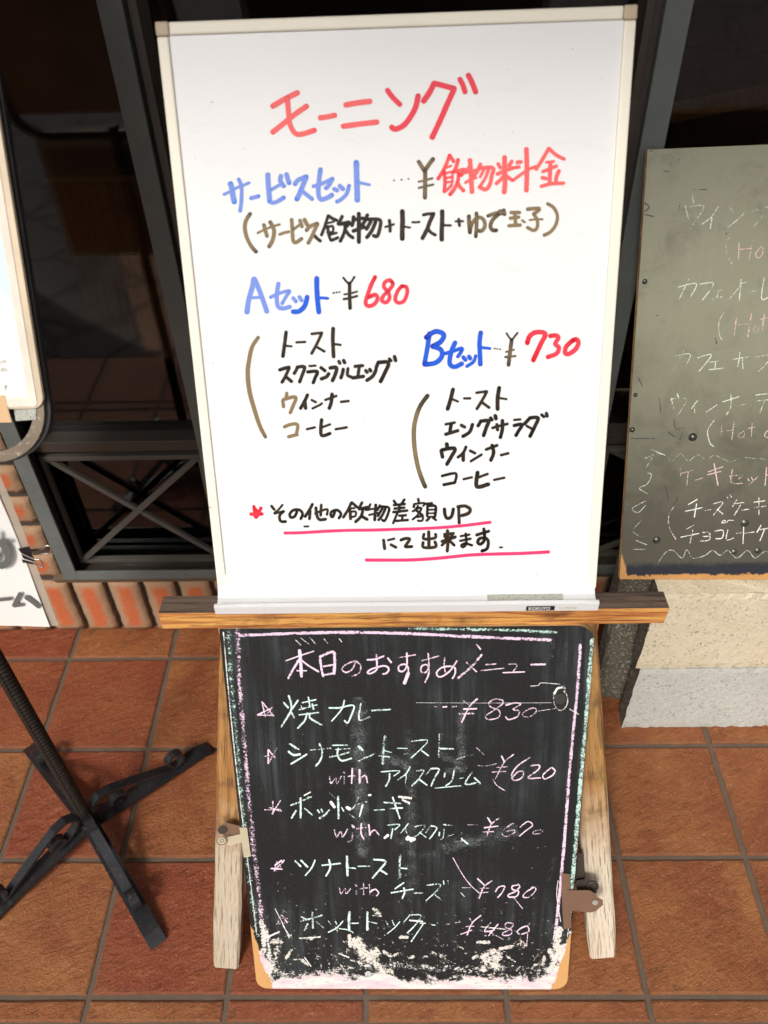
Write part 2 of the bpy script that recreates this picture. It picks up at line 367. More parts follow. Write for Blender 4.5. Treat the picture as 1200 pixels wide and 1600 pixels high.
M_CRAZY = mat_paving('crazy_paving', (.045, .036, .032), (.060, .049, .043), (.018, .014, .012), 4.2)
M_PATHSTONE = mat_paving('brown_paving', (.20, .105, .055), (.24, .13, .07), (.10, .05, .028), 3.2)
M_ASPHALT = mat_simple('asphalt', (.05, .05, .05), .9, var=.2, scale=40)

# ------------------------------------------------------------------ ground
def build_floor():
    v, f, tint, rim = [], [], [], []
    T = .2; G = .0029
    ys = [(-.4665, -.2345), (-.2325+.002, -.2)] + [(k*T, (k+1)*T) for k in range(-1, 2)] + [(.4, .60)]
    ys[1] = (-.2345, -.2)
    for (ya, yb) in ys:
        for k in range(-9, 16):
            xa, xb = k*T, (k+1)*T
            tt = rnd.random(); dz = rnd.uniform(-.0004, .0004); b = len(v)
            x0, x1, y0, y1 = xa+G, xb-G, ya+G, yb-G
            n = 8; ring = []
            for i in range(n): ring.append((x0+(x1-x0)*i/n, y0))
            for i in range(n): ring.append((x1, y0+(y1-y0)*i/n))
            for i in range(n): ring.append((x1-(x1-x0)*i/n, y1))
            for i in range(n): ring.append((x0, y1-(y1-y0)*i/n))
            ring = [(x+rnd.uniform(-.0006, .0006), y+rnd.uniform(-.0006, .0006)) for x, y in ring]
            cx, cy = (x0+x1)/2, (y0+y1)/2; L = len(ring)
            for ins, z, rv in ((0, -.006, 1), (.0012, -.0016, 1), (.004, dz, .55), (.009, dz, 0)):
                for x, y in ring:
                    sx = max(-1, min(1, (x-cx)/(x1-x0)*2)); sy = max(-1, min(1, (y-cy)/(y1-y0)*2))
                    v.append((x-ins*sx, y-ins*sy, z)); tint.append(tt); rim.append(rv)
            for q in range(3):
                for i in range(L): f.append((b+q*L+i, b+q*L+(i+1) % L, b+(q+1)*L+(i+1) % L, b+(q+1)*L+i))
            f.append(tuple(b+3*L+i for i in range(L)))
    mb = MB(); mb.v = [Vector(p) for p in v]; mb.f = f; mb.mi = [0]*len(f); mb.sm = [False]*len(f); mb.a = {'tint': tint, 'rim': rim}
    o = mb.build('tiled_floor', M_TILE); o['kind'] = 'structure'
    g = MB().box(-1.8, 3.2, -.4665, .62, -.10, -.0034).build('floor_grout_bed', M_GROUT); g['kind'] = 'structure'
    p = MB().box(-4, 5, -9, -.485, -.12, -.012).build('pavement', M_CRAZY); p['kind'] = 'structure'
    q = MB().prism([(-.10, -.50), (-.698, -2.08), (.9, -2.08), (.9, -.50)], -.0115, -.008).build('path', M_PATHSTONE); q['kind'] = 'structure'
    a = MB().box(-40, 40, -60, 30, -.30, -.125).build('ground', M_ASPHALT); a['kind'] = 'structure'
build_floor()

# ------------------------------------------------------------------ brick wall
def add_brick(mb, x0, x1, z0, z1, y0, y1, tints, rims):
    nx = max(2, round((x1-x0)/.012)); nz = max(2, round((z1-z0)/.012)); b = len(mb.v); tt = rnd.random()
    sk = rnd.uniform(-.0012, .0012); dy = rnd.uniform(-.0018, .0018)
    for j in range(nz+1):
        for i in range(nx+1):
            x = x0+(x1-x0)*i/nx; z = z0+(z1-z0)*j/nz
            d = min(x-x0, x1-x, z-z0, z1-z)
            rr = max(0, 1-d/.024); p = Vector((x+sk*((z-z0)/(z1-z0)), y0+dy+.005*max(0, 1-d/.006)+.0012*mnoise.noise(Vector((x*60, z*60, tt*9))), z))
            if d < 1e-6: p.x += rnd.uniform(-.0012, .0012); p.z += rnd.uniform(-.0012, .0012)
            mb.v.append(p); tints.append(tt); rims.append(rr)
    for j in range(nz):
        for i in range(nx):
            a = b+j*(nx+1)+i; mb.f.append((a, a+1, a+nx+2, a+nx+1)); mb.mi.append(0); mb.sm.append(True)
    loop = [b+i for i in range(nx+1)]+[b+j*(nx+1)+nx for j in range(1, nz+1)]+[b+nz*(nx+1)+i for i in range(nx-1, -1, -1)]+[b+j*(nx+1) for j in range(nz-1, 0, -1)]
    e = len(mb.v)
    for i in loop: mb.v.append(Vector((mb.v[i].x, y1, mb.v[i].z))); tints.append(tt); rims.append(1)
    n = len(loop)
    for i in range(n): mb.f.append((loop[i], e+i, e+(i+1) % n, loop[(i+1) % n])); mb.mi.append(0); mb.sm.append(False)
wall = thing('brick_wall', Vector((.3, .50, 0)), 'low orange brick wall under and beside the dark shop window, with a row of upright bricks along the floor', 'wall')
mb = MB(); tints, rims = [], []
for k in range(-9, 45):                                     # upright course under the sill
    x = .019+.0692*k
    add_brick(mb, x+.0058, x+.0692-.0058, .004, .150+rnd.uniform(-.002, .002), .4655, .52, tints, rims)
for c in range(25):                                         # level courses left of the window
    z = .158+.0707*c; off = .11 if c % 2 else 0
    for k in range(-4, 1):
        x1 = .012+.222*k+off
        if x1 > .012+1e-6: x1 = .012
        x0 = .012+.222*(k-1)+off+.011
        if x1-x0 > .02: add_brick(mb, x0, x1, z+.0055, z+.0707-.0045, .4655, .52, tints, rims)
mb.a = {'tint': tints, 'rim': rims}; mb.build('bricks', M_BRICK, wall)
mb = MB(); mb.box(-1.0, 3.2, .482, .60, -.01, .150); mb.box(-1.0, .016, .4745, .60, .150, 1.95); mb.build('mortar', M_MORTAR, wall)
mb = MB(); mb.add([(-.0, .4665, .150), (3.2, .4665, .150), (3.2, .456, .1690), (-.0, .456, .1690), (-.0, .52, .1690), (3.2, .52, .1690), (-.0, .52, .150), (3.2, .52, .150)],
                  [(0,1,2,3), (3,2,5,4), (0,6,7,1), (6,4,5,7), (0,3,4,6), (1,7,5,2)]); mb.build('mortar_fillet', M_MORTAR2, wall)

# ------------------------------------------------------------------ shop window
win = thing('shop_window', Vector((.7, .50, .17)), 'tall dark shop window in a grey steel frame with crossed bars along its foot', 'window')
fr = MB()
fr.box(.0235, .0505, .4555, .4575+.004, .170, 1.95, .001)             # outer left face strip
fr.box(.0505, 3.2, .4555, .4595, .170, .1915, .001)                   # foot strip
fr.build('frame', M_STEEL, win)
fr = MB(); fr.box(.0245, .0275, .4615, .53, .170, 1.95); fr.box(.0275, 3.2, .4600, .53, .1695, .1725); fr.build('frame_return', M_STEEL3, win)
fr = MB()
def lattice(mb, x0, x1, z0, z1, y, w=.0095, t=.012):
    mb.box(x0, x1, y-t/2, y+t/2, z1-w, z1, .001); mb.box(x0, x1, y-t/2, y+t/2, z0, z0+w*.8, .001)
    mb.box(x0, x0+w*.75, y-t/2+.001, y+t/2-.001, z0+w*.8, z1-w, .001); mb.box(x1-w*.75, x1, y-t/2+.001, y+t/2-.001, z0+w*.8, z1-w, .001)
    a = Vector((x0+.006, 0, z1-.006)); b = Vector((x1-.006, 0, z0+.006)); c = Vector((x0+.006, 0, z0+.006)); d = Vector((x1-.006, 0, z1-.006))
    for p, q, dy in ((a, b, .003), (c, d, -.0035)):
        L = (q-p).length; u = (q-p)/L; nrm = Vector((-u.z, 0, u.x))
        M = Matrix((u, (0, 1, 0), nrm)).transposed().to_4x4(); M.translation = p+Vector((0, y+dy, 0))
        mb.box(0, L, -t/2+.002, t/2-.002, -w/2, w/2, .001, M)
def part_lattice(x0, x1):
    mb = MB(); lattice(mb, x0, x1, .183, .443, .492); mb.build('cross_bars', M_STEEL2, win)
part_lattice(.049, .324); part_lattice(.378, .650); part_lattice(.655, .932); part_lattice(1.0, 1.45); part_lattice(1.46, 1.95)
mb = MB(); mb.box(.030, .328, .486, .53, .452, .474, .002); mb.box(.376, .934, .486, .53, .452, .474, .002); mb.box(.993, 3.1, .486, .53, .452, .474, .002); mb.build('rail', M_STEEL3, win)
mb = MB(); mb.box(.330, .3585, .462, .53, .1925, 1.95, .002); mb.build('post', M_STEEL, win)
mb = MB(); mb.box(.364, .3735, .466, .53, .1925, 1.95, .0015); mb.box(.3590, .3636, .480, .53, .1925, 1.95); mb.build('post_strip', M_STEEL2, win)
mb = MB(); mb.box(.960, .9905, .470, .53, .1925, 1.95, .002); mb.build('post', M_STEEL, win)
mb = MB(); mb.box(.940, .9495, .474, .53, .1925, 1.95, .001); mb.box(.9500, .9596, .480, .53, .1925, 1.95); mb.build('post_strip', M_STEEL3, win)
for x0, x1 in ((.028, .3295), (.374, .9395), (.991, 3.1)):
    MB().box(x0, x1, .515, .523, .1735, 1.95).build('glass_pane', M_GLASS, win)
MB().box(.0245, 3.1, .4555, .53, 1.951, 2.05, .003).build('head', M_STEEL, win)
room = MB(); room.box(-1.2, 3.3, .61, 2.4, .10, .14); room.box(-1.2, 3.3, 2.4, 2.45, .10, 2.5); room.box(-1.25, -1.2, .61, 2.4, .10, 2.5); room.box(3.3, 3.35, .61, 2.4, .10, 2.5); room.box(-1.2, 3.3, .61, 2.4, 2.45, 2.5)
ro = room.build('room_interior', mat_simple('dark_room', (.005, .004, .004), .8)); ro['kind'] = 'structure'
M_INWOOD = mat_wood('dark_shop_wood', (.48, .24, .10), (.40, .19, .075), (.26, .11, .04), 2)
pt = thing('partition', Vector((.30, .66, .14)), 'brown wooden partition standing inside the dark window beside the grey post', 'partition')
MB().box(.135, .62, .655, .675, .14, .838, .002).build('wood_panel', M_INWOOD, pt); MB().box(.130, .625, .650, .680, .838, .846, .001).build('top_edge', M_EDGE, pt)
ct = thing('counter', Vector((1.35, .72, .14)), 'brown wooden counter inside the dark window above the grey-green chalkboard', 'counter')
Mc = Matrix.Translation(Vector((1.02, .64, 0))) @ Matrix.Rotation(R(24), 4, 'Z')
MB().box(-.05, .55, 0, .30, .90, .93, .002, Mc).build('counter_top', M_INWOOD, ct); MB().box(-.04, .54, .02, .28, .14, .90, 0, Mc).build('counter_body', mat_simple('dark_counter_front', (.05, .02, .01), .6), ct)

# unseen canopy added above the picture to shade the wall, glass and board tops
aw = thing('added_awning', Vector((.7, .45, 2.2)), 'unseen brown canopy added to shade the window and the menu boards', 'added_awning')
mb = MB(); mb.add([(-2.2, .60, 2.32), (4, .60, 2.32), (4, -.58, 2.008), (-2.2, -.58, 2.008), (-2.2, .60, 2.335), (4, .60, 2.335), (4, -.58, 2.023), (-2.2, -.58, 2.023)],
   [(0,3,2,1), (4,5,6,7), (0,1,5,4), (1,2,6,5), (2,3,7,6), (3,0,4,7)]); mb.build('cover', M_HARDBOARD, aw)
for xx in (-1.2, .7, 2.6): MB().box(xx-.015, xx+.015, -.56, .60, 1.960, 1.985, .002).build('arm', M_STEEL2, aw)
MB().box(-2.2, 4, .54, .62, 2.05, 2.335).build('lintel', M_STEEL2, aw)

# ------------------------------------------------------------------ the two menu boards: frames measured from the tiles
WB = [Vector((.435, .285, 1.123)), Vector((.878, .284, 1.127)), Vector((.885, .060, .582)), Vector((.442, .060, .578))]
CB = [Vector((.442, .033, .546)), Vector((.885, .031, .548)), Vector((.886, -.192, .006)), Vector((.443, -.190, .004))]
MW = frame_from(*WB); MC = frame_from(*CB)
WW, WH = .4437, .5895; CW, CH = .4432, .5858

# writing: strokes traced in photo pixels, laid on a board plane as thin ribbons of ink or chalk
def smooth_pts(p):
    if len(p) < 3: 
        a, b = p[0], p[-1]; return [(a[0]+(b[0]-a[0])*i/4, a[1]+(b[1]-a[1])*i/4) for i in range(5)]
    out = []; q = [p[0]]+p+[p[-1]]
    for i in range(1, len(q)-2):
        p0, p1, p2, p3 = q[i-1], q[i], q[i+1], q[i+2]
        for k in range(5):
            t = k/5
            out.append(tuple(.5*(2*p1[d]+(p2[d]-p0[d])*t+(2*p0[d]-5*p1[d]+4*p2[d]-p3[d])*t*t+(3*p1[d]-p0[d]-3*p2[d]+p3[d])*t**3) for d in (0, 1)))
    out.append(p[-1]); return out
def write(name, parent, M, zoff, mat, reg, width, text, label=None, dens=0., taper=.0, jit=0., wob=0.):
    """reg = (x0, y0, scale) of the tracing; text = strokes 'x,y x,y ...[:width]' split by '/'"""
    n = M.to_3x3() @ Vector((0, 0, 1)); V, F, E, T, D, B = [], [], [], [], [], []
    for si, st in enumerate(text.split('/')):
        st = st.strip()
        if not st: continue
        w = width
        if ':' in st: st, ws = st.split(':'); w = float(ws)
        w *= rnd.uniform(1-wob, 1+wob)
        pts = [tuple(float(c) for c in q.split(',')) for q in st.split()]
        pts = [(reg[0]+x/reg[2], reg[1]+y/reg[2]) for x, y in pts]
        P = smooth_pts(pts) if len(pts) > 1 else [(pts[0][0]-.5, pts[0][1]), (pts[0][0]+.5, pts[0][1])]
        Q = [P[0]]
        for q in P[1:]:
            if math.hypot(q[0]-Q[-1][0], q[1]-Q[-1][1]) > .25: Q.append(q)
        if len(Q) < 2: continue
        d0 = (Q[0][0]-Q[1][0], Q[0][1]-Q[1][1]); l0 = math.hypot(*d0); d1 = (Q[-1][0]-Q[-2][0], Q[-1][1]-Q[-2][1]); l1 = math.hypot(*d1)
        Q = [(Q[0][0]+d0[0]/l0*w*.38, Q[0][1]+d0[1]/l0*w*.38)]+Q+[(Q[-1][0]+d1[0]/l1*w*.38, Q[-1][1]+d1[1]/l1*w*.38)]
        p0 = M.translation + n*(zoff+.000012*(len(B) % 60)); b = len(V); B.append(b); L = len(Q); dd = dens+rnd.uniform(-.08, .08)
        for i, q in enumerate(Q):
            a = Q[max(i-1, 0)]; c = Q[min(i+1, L-1)]; tx, ty = c[0]-a[0], c[1]-a[1]; l = math.hypot(tx, ty) or 1; nx, ny = -ty/l, tx/l
            t = i/(L-1); ww = w*(.55 if i in (0, L-1) else 1)*(1-taper*abs(2*t-1)**2)*(1+rnd.uniform(-jit, jit))
            for k, s in ((0, -1), (1, -.55), (2, 0), (3, .55), (4, 1)):
                V.append(on_plane(q[0]+nx*ww/2*s, q[1]+ny*ww/2*s, p0, n)); E.append(abs(s)); T.append(abs(2*t-1)**3); D.append(dd)
        for i in range(L-1):
            for k in range(4): F.append((b+5*i+k, b+5*i+k+1, b+5*i+k+6, b+5*i+k+5))
    # far-apart words become parts of their own
    spans = []; bounds = B+[len(V)]
    for i in range(len(B)):
        vs = V[bounds[i]:bounds[i+1]]
        spans.append((Vector(tuple(min(v[d] for v in vs) for d in range(3))), Vector(tuple(max(v[d] for v in vs) for d in range(3)))))
    par = list(range(len(B)))
    def find(i):
        while par[i] != i: i = par[i]
        return i
    for i in range(len(B)):
        for j in range(i):
            gap = Vector(tuple(max(0, spans[i][0][d]-spans[j][1][d], spans[j][0][d]-spans[i][1][d]) for d in range(3))).length
            if gap <= .0195: par[find(i)] = find(j)
    last = None
    for root in sorted(set(find(i) for i in range(len(B)))):
        v2, f2, a2 = [], [], ([], [], [])
        for i in range(len(B)):
            if find(i) != root: continue
            b0, b1 = bounds[i], bounds[i+1]; sh = len(v2)-b0
            v2 += V[b0:b1]
            for k, arr in enumerate((E, T, D)): a2[k].extend(arr[b0:b1])
            f2 += [tuple(q+sh for q in f) for f in F if b0 <= f[0] < b1]
        me = bpy.data.meshes.new(name); me.from_pydata([tuple(p) for p in v2], [], f2)
        for nm, vals in zip(('edge', 'ends', 'dens'), a2): me.attributes.new(nm, 'FLOAT', 'POINT').data.foreach_set('value', vals)
        last = link(name, me, mat, parent, label)
    return last

INK_RED = mat_ink('red_ink', (.58, .004, .024), (.76, .05, .08)); INK_REDW = mat_ink('pale_red_ink', (.76, .028, .04), (.84, .13, .13))
INK_BLUE = mat_ink('blue_ink', (.008, .14, .68), (.17, .27, .70)); INK_BLUE2 = mat_ink('deep_blue_ink', (.004, .010, .34), (.012, .10, .62))
INK_BLACK = mat_ink('black_ink', (.006, .005, .004), (.040, .025, .014), .20, .62); INK_OLIVE = mat_ink('thin_black_ink', (.045, .034, .02), (.23, .165, .085))
INK_PINK = mat_ink('pink_ink', (.62, .008, .08), (.76, .045, .16))
CH_PINK = mat_chalk('pink_chalk', (.82, .62, .77)); CH_MINT = mat_chalk('mint_chalk', (.64, .82, .74)); CH_WHITE = mat_chalk('white_chalk', (.80, .80, .76))
CH_ROUGHP = mat_chalk('rough_pink_chalk', (.74, .55, .70), 330, .555); CH_ROUGHM = mat_chalk('rough_mint_chalk', (.45, .66, .58), 330, .57)
CH_OLDW = mat_chalk('faint_chalk', (.66, .72, .62), 420, .54); CH_OLDP = mat_chalk('faint_pink_chalk', (.68, .50, .49), 420, .54); CH_OLDD = mat_chalk('erased_chalk', (.08, .08, .07), 300, .60)

# ------------------------------------------------------------------ whiteboard
wb = thing('whiteboard', MW, 'white marker board with red, blue and black handwriting standing on the wooden easel', 'whiteboard')
hw = WW/2
MB().box(-hw+.004, hw-.004, .012, WH-.006, -.006, -.002, 0, MW).build('panel', M_WBOARD, wb)
MB().box(-hw+.003, hw-.003, .010, WH-.004, -.0125, -.0065, 0, MW).build('back_panel', M_HARDBOARD, wb)
RW = .0108
def rail_prof(mb, x0, x1, y0, y1): mb.box(x0, x1, y0, y1, -.014, .0015, .0018, MW)
mb = MB(); rail_prof(mb, -hw, -hw+RW, -.0005, WH-.0118); mb.build('side_rail', M_ALU, wb)
mb = MB(); rail_prof(mb, hw-RW, hw, -.0005, WH-.0118); mb.build('side_rail', M_ALU, wb)
mb = MB(); rail_prof(mb, -hw+.0122, hw-.0122, WH-RW, WH); mb.build('top_rail', M_ALU, wb)
for s in (-1, 1):
    xa, xb = sorted((s*(hw+.0006), s*(hw-.0120))); mb = MB(); mb.box(xa, xb, WH-.0116, WH+.0006, -.0146, .0021, .002, MW); mb.build('corner_cap', M_CAP, wb)
# pen tray: sloping back, trough and lip, in world y, z
prof = [(.0685, .6005), (.0640, .5900), (.0600, .5835), (.0530, .5785), (.0450, .5765), (.0375, .5768), (.0360, .5790), (.0355, .5880), (.0318, .5884), (.0312, .5865), (.0312, .5745), (.0330, .5738), (.0560, .5738), (.0650, .5760), (.0745, .5985)]
tray = MB().extrude_x(prof, .4425, .8835).build('pen_tray', M_TRAYALU, wb)
MB().box(.801, .8335, .0306, .0313, .5760, .5832).build('name_plate', M_BLACK, tray)
def text_mesh(name, body, loc, size, rot, mat, parent, sx=1):
    cu = bpy.data.curves.new('t', 'FONT'); cu.body = body; cu.size = size; cu.extrude = .00005; cu.align_x = 'LEFT'; cu.resolution_u = 3; cu.offset = size*.012
    o = bpy.data.objects.new('t', cu); COL.objects.link(o); dg = bpy.context.evaluated_depsgraph_get()
    me = bpy.data.meshes.new_from_object(o.evaluated_get(dg)); bpy.data.objects.remove(o)
    me.transform(Matrix.Translation(loc) @ rot @ Matrix.Diagonal((sx, 1, 1, 1))); return link(name, me, mat, parent)
RX90 = Matrix.Rotation(R(90), 4, 'X')
text_mesh('maker_name', 'KOKUYO', Vector((.8035, .0304, .5775)), .0068, RX90, M_WHITEPRINT, tray, .86)
text_mesh('model_number', 'U-305W', Vector((.839, .0309, .5775)), .0056, RX90, mat_simple('faint_print', (.45, .43, .25), .5), tray)
ns = Vector((0, .0150, .0)).normalized()
stk = MB(); stk.add([(.758, .0533, .5790), (.846, .0533, .5790), (.846, .0453, .5769), (.758, .0453, .5769)], [(0, 1, 2, 3)]); stk.build('sticker', M_STICKER, tray)
ZW = -.0017
def W_(mat, reg, w, txt, label=None, **k): return write('handwriting', wb, MW, ZW, mat, reg, w*1.13, txt, label, jit=.03, wob=.06, **k)
a, b_ = (230, 0, 3), (600, 0, 3)
W_(INK_REDW, a, 7.6, "588,498 640,467 705,434 / 588,620 650,570 700,530 748,497 / 657,455 662,520 670,585 705,630 785,610 / 810,552 840,548 880,540 / 930,492 985,482 1045,475 / 918,592 990,582 1078,572", 'red handwritten heading across the top', dens=-.1)
W_(INK_RED, b_, 7.6, "15,422 40,455 75,490 / 160,448 145,510 100,580 55,605 35,595 / 185,475 215,430 235,390 / 235,390 330,415 / 330,415 300,480 265,560 225,645 / 355,370 370,400 380,432 / 395,352 412,385 430,432", dens=-.08)
s = (340, 240, 4.615)
W_(INK_BLUE, s, 7.5, "45,295 80,278 130,250 180,230 228,210:5 / 92,215 105,260 110,300 120,350 / 152,185 172,240 172,320 168,370 162,415:6 / 240,322 265,315 296,306:6.5 / 362,150 365,220 372,300 375,345:8.5 / 375,345 400,355 440,340 478,316:7 / 388,260 430,235 470,212:5.5 / 457,160 452,195 478,235:7.5 / 496,148 505,180 515,213:7.5 / 557,220 582,190 640,165:7 / 640,167 610,240 590,290 570,330:7.5 / 600,262 640,295 682,328:6.5 / 690,235 740,222 830,180:6 / 828,182 800,230 780,250:7 / 742,112 730,200 727,290 745,330 790,318 826,297:7.5 / 840,255 862,266:7 / 880,232 905,256:7 / 948,230 930,290 890,330 858,347:6.5 / 1000,62 1002,150 1005,250 1007,336:9 / 1010,205 1050,215 1096,225:4.6", 'blue handwritten line for the service set', dens=-.08)
k_ = (640, 220, 4.615)
W_(INK_BLACK, b_, 2.2, "45,845 49,846 / 80,842 84,843 / 113,838 117,839")
W_(INK_OLIVE, k_, 5.8, "65,150 90,190 105,215 / 170,130 140,170 112,212 / 112,222 112,300 110,412 / 65,295 110,285 165,270:3.4 / 65,340 115,328 172,315:3.6", dens=.18)
W_(INK_REDW, k_, 5.2, "205,275 250,200 290,102 / 290,105 318,150 / 262,195 300,180:4 / 255,235 325,218:4 / 250,220 255,300 250,368:5.5 / 310,220 308,300:4.5 / 265,268 300,262:3.6 / 265,300 300,295:3.6 / 250,368 280,345 303,318:5 / 350,135 335,190 318,225 / 330,222 400,208 372,248 / 355,240 345,300 320,350 290,388:6 / 345,300 365,335 390,360:6", 'red kanji for the drink price', dens=.12)
W_(INK_REDW, k_, 5.6, "435,138 440,200 445,290 450,370:7.4 / 430,185 405,230:5 / 402,302 430,285 480,265:5 / 410,228 490,208:5 / 512,168 490,215 465,250 / 505,198 600,195 592,250 580,310 550,350 502,332 / 535,210 508,262:4.6 / 568,210 545,270 512,322:5 / 685,118 685,200 688,290 682,372:7.4 / 637,165 655,195 / 738,147 715,182 / 632,240 690,215 745,195 / 625,308 665,270 690,235 / 700,255 740,285 / 775,155 805,152 / 765,192 790,188 / 745,285 800,245 860,205 912,185:4.8 / 842,58 845,150 845,260 842,358:7.6 / 912,205 960,130 1003,55:5.6 / 1005,55 1055,100 1115,132:5.6 / 985,155 1040,148:4.6 / 960,222 1060,182:5.4 / 1015,155 1012,240 1010,312:7 / 955,265 985,272 / 1078,215 1060,255 1055,285:6.4 / 948,328 1020,310 1112,305:5.4", dens=-.12)
s = (370, 310, 4.615)
W_(INK_OLIVE, s, 5.6, "97,110 66,160 58,220 75,290 108,350 140,386:6.6 / 150,250 200,225 250,205 310,187:3.6 / 195,190 205,230 218,272 / 240,170 268,230 258,300 232,348 / 308,260 340,248 376,240:4.6 / 395,152 400,220 405,300 425,318 468,290:6.2 / 410,222 440,200 468,180:4.4 / 455,158 470,203 / 487,152 507,190 / 502,230 530,200 582,182 / 582,184 560,230 535,285 515,322", 'black handwritten line in brackets listing drink, toast and boiled egg', dens=-.02)
W_(INK_BLACK, s, 5., "550,258 575,285 603,308:5.6 / 610,265 635,200 658,125:5 / 660,125 690,145 720,158 / 645,180 700,168:3.6 / 648,212 690,200 692,240 652,245:4 / 655,200 662,260 678,302:5 / 672,262 720,248:4 / 682,304 730,282:5 / 760,128 745,160 730,185 / 740,187 812,172 788,205 / 775,182 780,220 765,270 745,310:5.6 / 780,222 805,260 838,284:5.6", dens=.1)
W_(INK_BLACK, s, 5.4, "880,108 880,180 880,316:6.6 / 842,132 838,170 830,196 / 840,155 912,142 / 838,236 920,205 / 942,118 925,160 905,190 / 932,152 1030,155 1030,220 1012,272 985,268 / 967,165 935,222 / 1000,170 975,230 937,282 / 1100,157 1105,200 1105,238:5.6 / 1070,206 1100,198 1133,186:4", dens=.06)
s = (620, 310, 4.444)
W_(INK_BLACK, s, 6.8, "38,88 40,150 38,220 38,282 / 42,195 65,198 93,203:3.8 / 107,165 130,166 158,163:3.8 / 183,115 215,108 258,105:5 / 255,107 230,160 210,215 177,278:6.6 / 212,202 235,235 268,254:5.2 / 315,88 315,160 312,220 312,288 / 317,185 345,187 376,187:3.8 / 430,143 432,165 435,190:5.2 / 407,160 435,158 461,158:3.8", dens=-.04)
W_(INK_OLIVE, s, 5.4, "500,122 503,180 508,238:6.6 / 508,235 520,180 560,133 600,145 612,190 590,225 560,222 / 553,102 555,170 548,266 / 632,122 680,105 742,87 / 712,105 665,150 650,195 665,220 693,222 / 717,85 725,108 / 742,80 748,112", dens=.16)
W_(INK_OLIVE, s, 5., "792,98 853,98 / 787,138 848,130 / 820,102 825,190 / 777,190 858,185 / 870,152 888,165:4 / 907,75 992,70 950,110 / 950,110 975,150 975,200 950,222 907,202 / 922,150 970,145 1013,145:3.6 / 1047,37 1090,65 1115,120 1105,180 1070,230 1022,256", dens=-.1)
s = (340, 400, 4)
W_(INK_BLUE, s, 7.5, "227,142 215,200 195,270 183,352 / 230,142 255,200 285,280 308,348:8 / 202,262 270,258:5 / 330,258 380,235 450,217 430,250 402,298:5.6 / 380,172 370,240 375,310 405,328 453,317:6.6 / 472,262 490,285:6.5 / 510,255 525,278:6.5", 'blue and red heading of the A set', dens=-.12)
W_(INK_BLUE2, s, 6.6, "560,255 545,310 510,345 470,348 / 620,138 620,200 625,280 633,352:8.6 / 627,262 660,262 690,265:4.6", dens=-.22)
W_(INK_BLACK, s, 2.6, "722,231 728,230 / 741,228 746,227 / 759,226 764,225 / 785,135 805,160 822,175:3.6 / 855,130 840,155 825,175:3.6 / 825,168 825,250 828,328:6 / 790,240 825,235 873,222:3.2 / 787,270 830,262 873,250:3.8")
W_(INK_RED, s, 5.8, "985,130 960,180 935,250 925,295 945,313 980,300 1000,265 985,242 945,258:6.4 / 1090,165 1075,150 1045,165 1040,195 1065,225 1075,260 1055,290 1028,280 1035,250 1070,215 1095,180 1090,162 / 1152,187 1125,220 1110,270 1130,293 1165,280 1185,230 1180,195 1155,188:6.4", dens=-.02)
W_(INK_OLIVE, s, 6.2, "253,510 215,570 195,660 188,740 200,850 230,960 263,1060 298,1130", dens=-.04, taper=.25)
W_(INK_BLACK, s, 5.4, "428,475 420,540 408,628 / 420,560 463,565:3.8 / 492,540 548,537:4 / 587,487 653,480:4.6 / 650,485 620,550 587,610:4.8 / 625,572 668,597:4.2 / 722,452 720,530 725,630:6 / 725,550 770,556:4", 'black handwritten list under the A set', dens=.02)
W_(INK_BLACK, s, 5., "387,712 425,700 448,696 / 448,698 425,750 402,790:5.6 / 430,757 463,785 / 500,692 490,715 478,735 / 497,695 543,693 530,740 512,788:5.6 / 572,688 613,685:3.8 / 562,725 623,722 610,760 597,793:5.4 / 645,697 672,718 / 647,768 680,755 695,735 / 702,700 743,698 735,740 717,780:5.8 / 757,657 765,672 / 787,652 795,668 / 785,707 780,735 770,763:5.6 / 815,702 812,745 835,755:5.4 / 857,690 908,685 / 885,692 876,758:5.6 / 842,762 913,752 / 925,715 935,728 / 950,707 958,720 / 990,712 970,750 932,778:5.6 / 1005,662 990,700:5.6 / 1007,665 1068,667 1045,730 1017,786:6.4 / 1072,642 1085,655:5.6 / 1105,627 1113,655:5.6", dens=.08)
W_(INK_OLIVE, s, 5., "432,857 430,885 / 407,902 412,943 / 412,897 488,882 470,940 454,980:5.6 / 417,1068 460,1052 500,1056 490,1118 / 442,1130 498,1116", dens=-.12)
W_(INK_BLACK, s, 5., "562,867 545,905 518,953 / 545,907 550,953:5.6 / 587,900 615,914:4 / 592,953 640,930 652,920:4 / 672,900 743,874:4.4 / 715,862 710,915 697,953:5.6 / 770,912 820,906:4.2 / 557,1083 608,1071:4.2 / 650,1022 645,1080 652,1123 703,1109:5.4 / 655,1070 703,1052:4 / 737,1083 808,1071:4.6", dens=.04)
s = (630, 490, 4)
W_(INK_BLUE2, s, 7., "165,122 150,220 132,317:7.6 / 142,150 200,112 253,130 235,175 182,205 / 182,205 235,225 240,270 200,308 133,318", 'blue and red heading of the B set', dens=.05)
W_(INK_BLUE2, s, 6.4, "260,250 310,235 368,217 358,245 340,270:5.8 / 325,180 300,240 290,310 320,333 368,312 / 375,272 390,290 / 410,267 420,282 / 453,263 440,300 397,330:5.8 / 485,118 477,180 480,260 482,318:8 / 487,212 543,218:4.6", dens=-.14)
W_(INK_BLACK, s, 2.4, "570,218 574,219 / 586,220 590,221 / 603,222 608,223 / 645,122 660,145 675,165:3.2 / 715,120 695,145 680,165:3.2")
W_(INK_OLIVE, s, 5.6, "678,162 668,240 658,323 / 642,240 693,226:3.2 / 637,272 703,265:3.6", dens=.2)
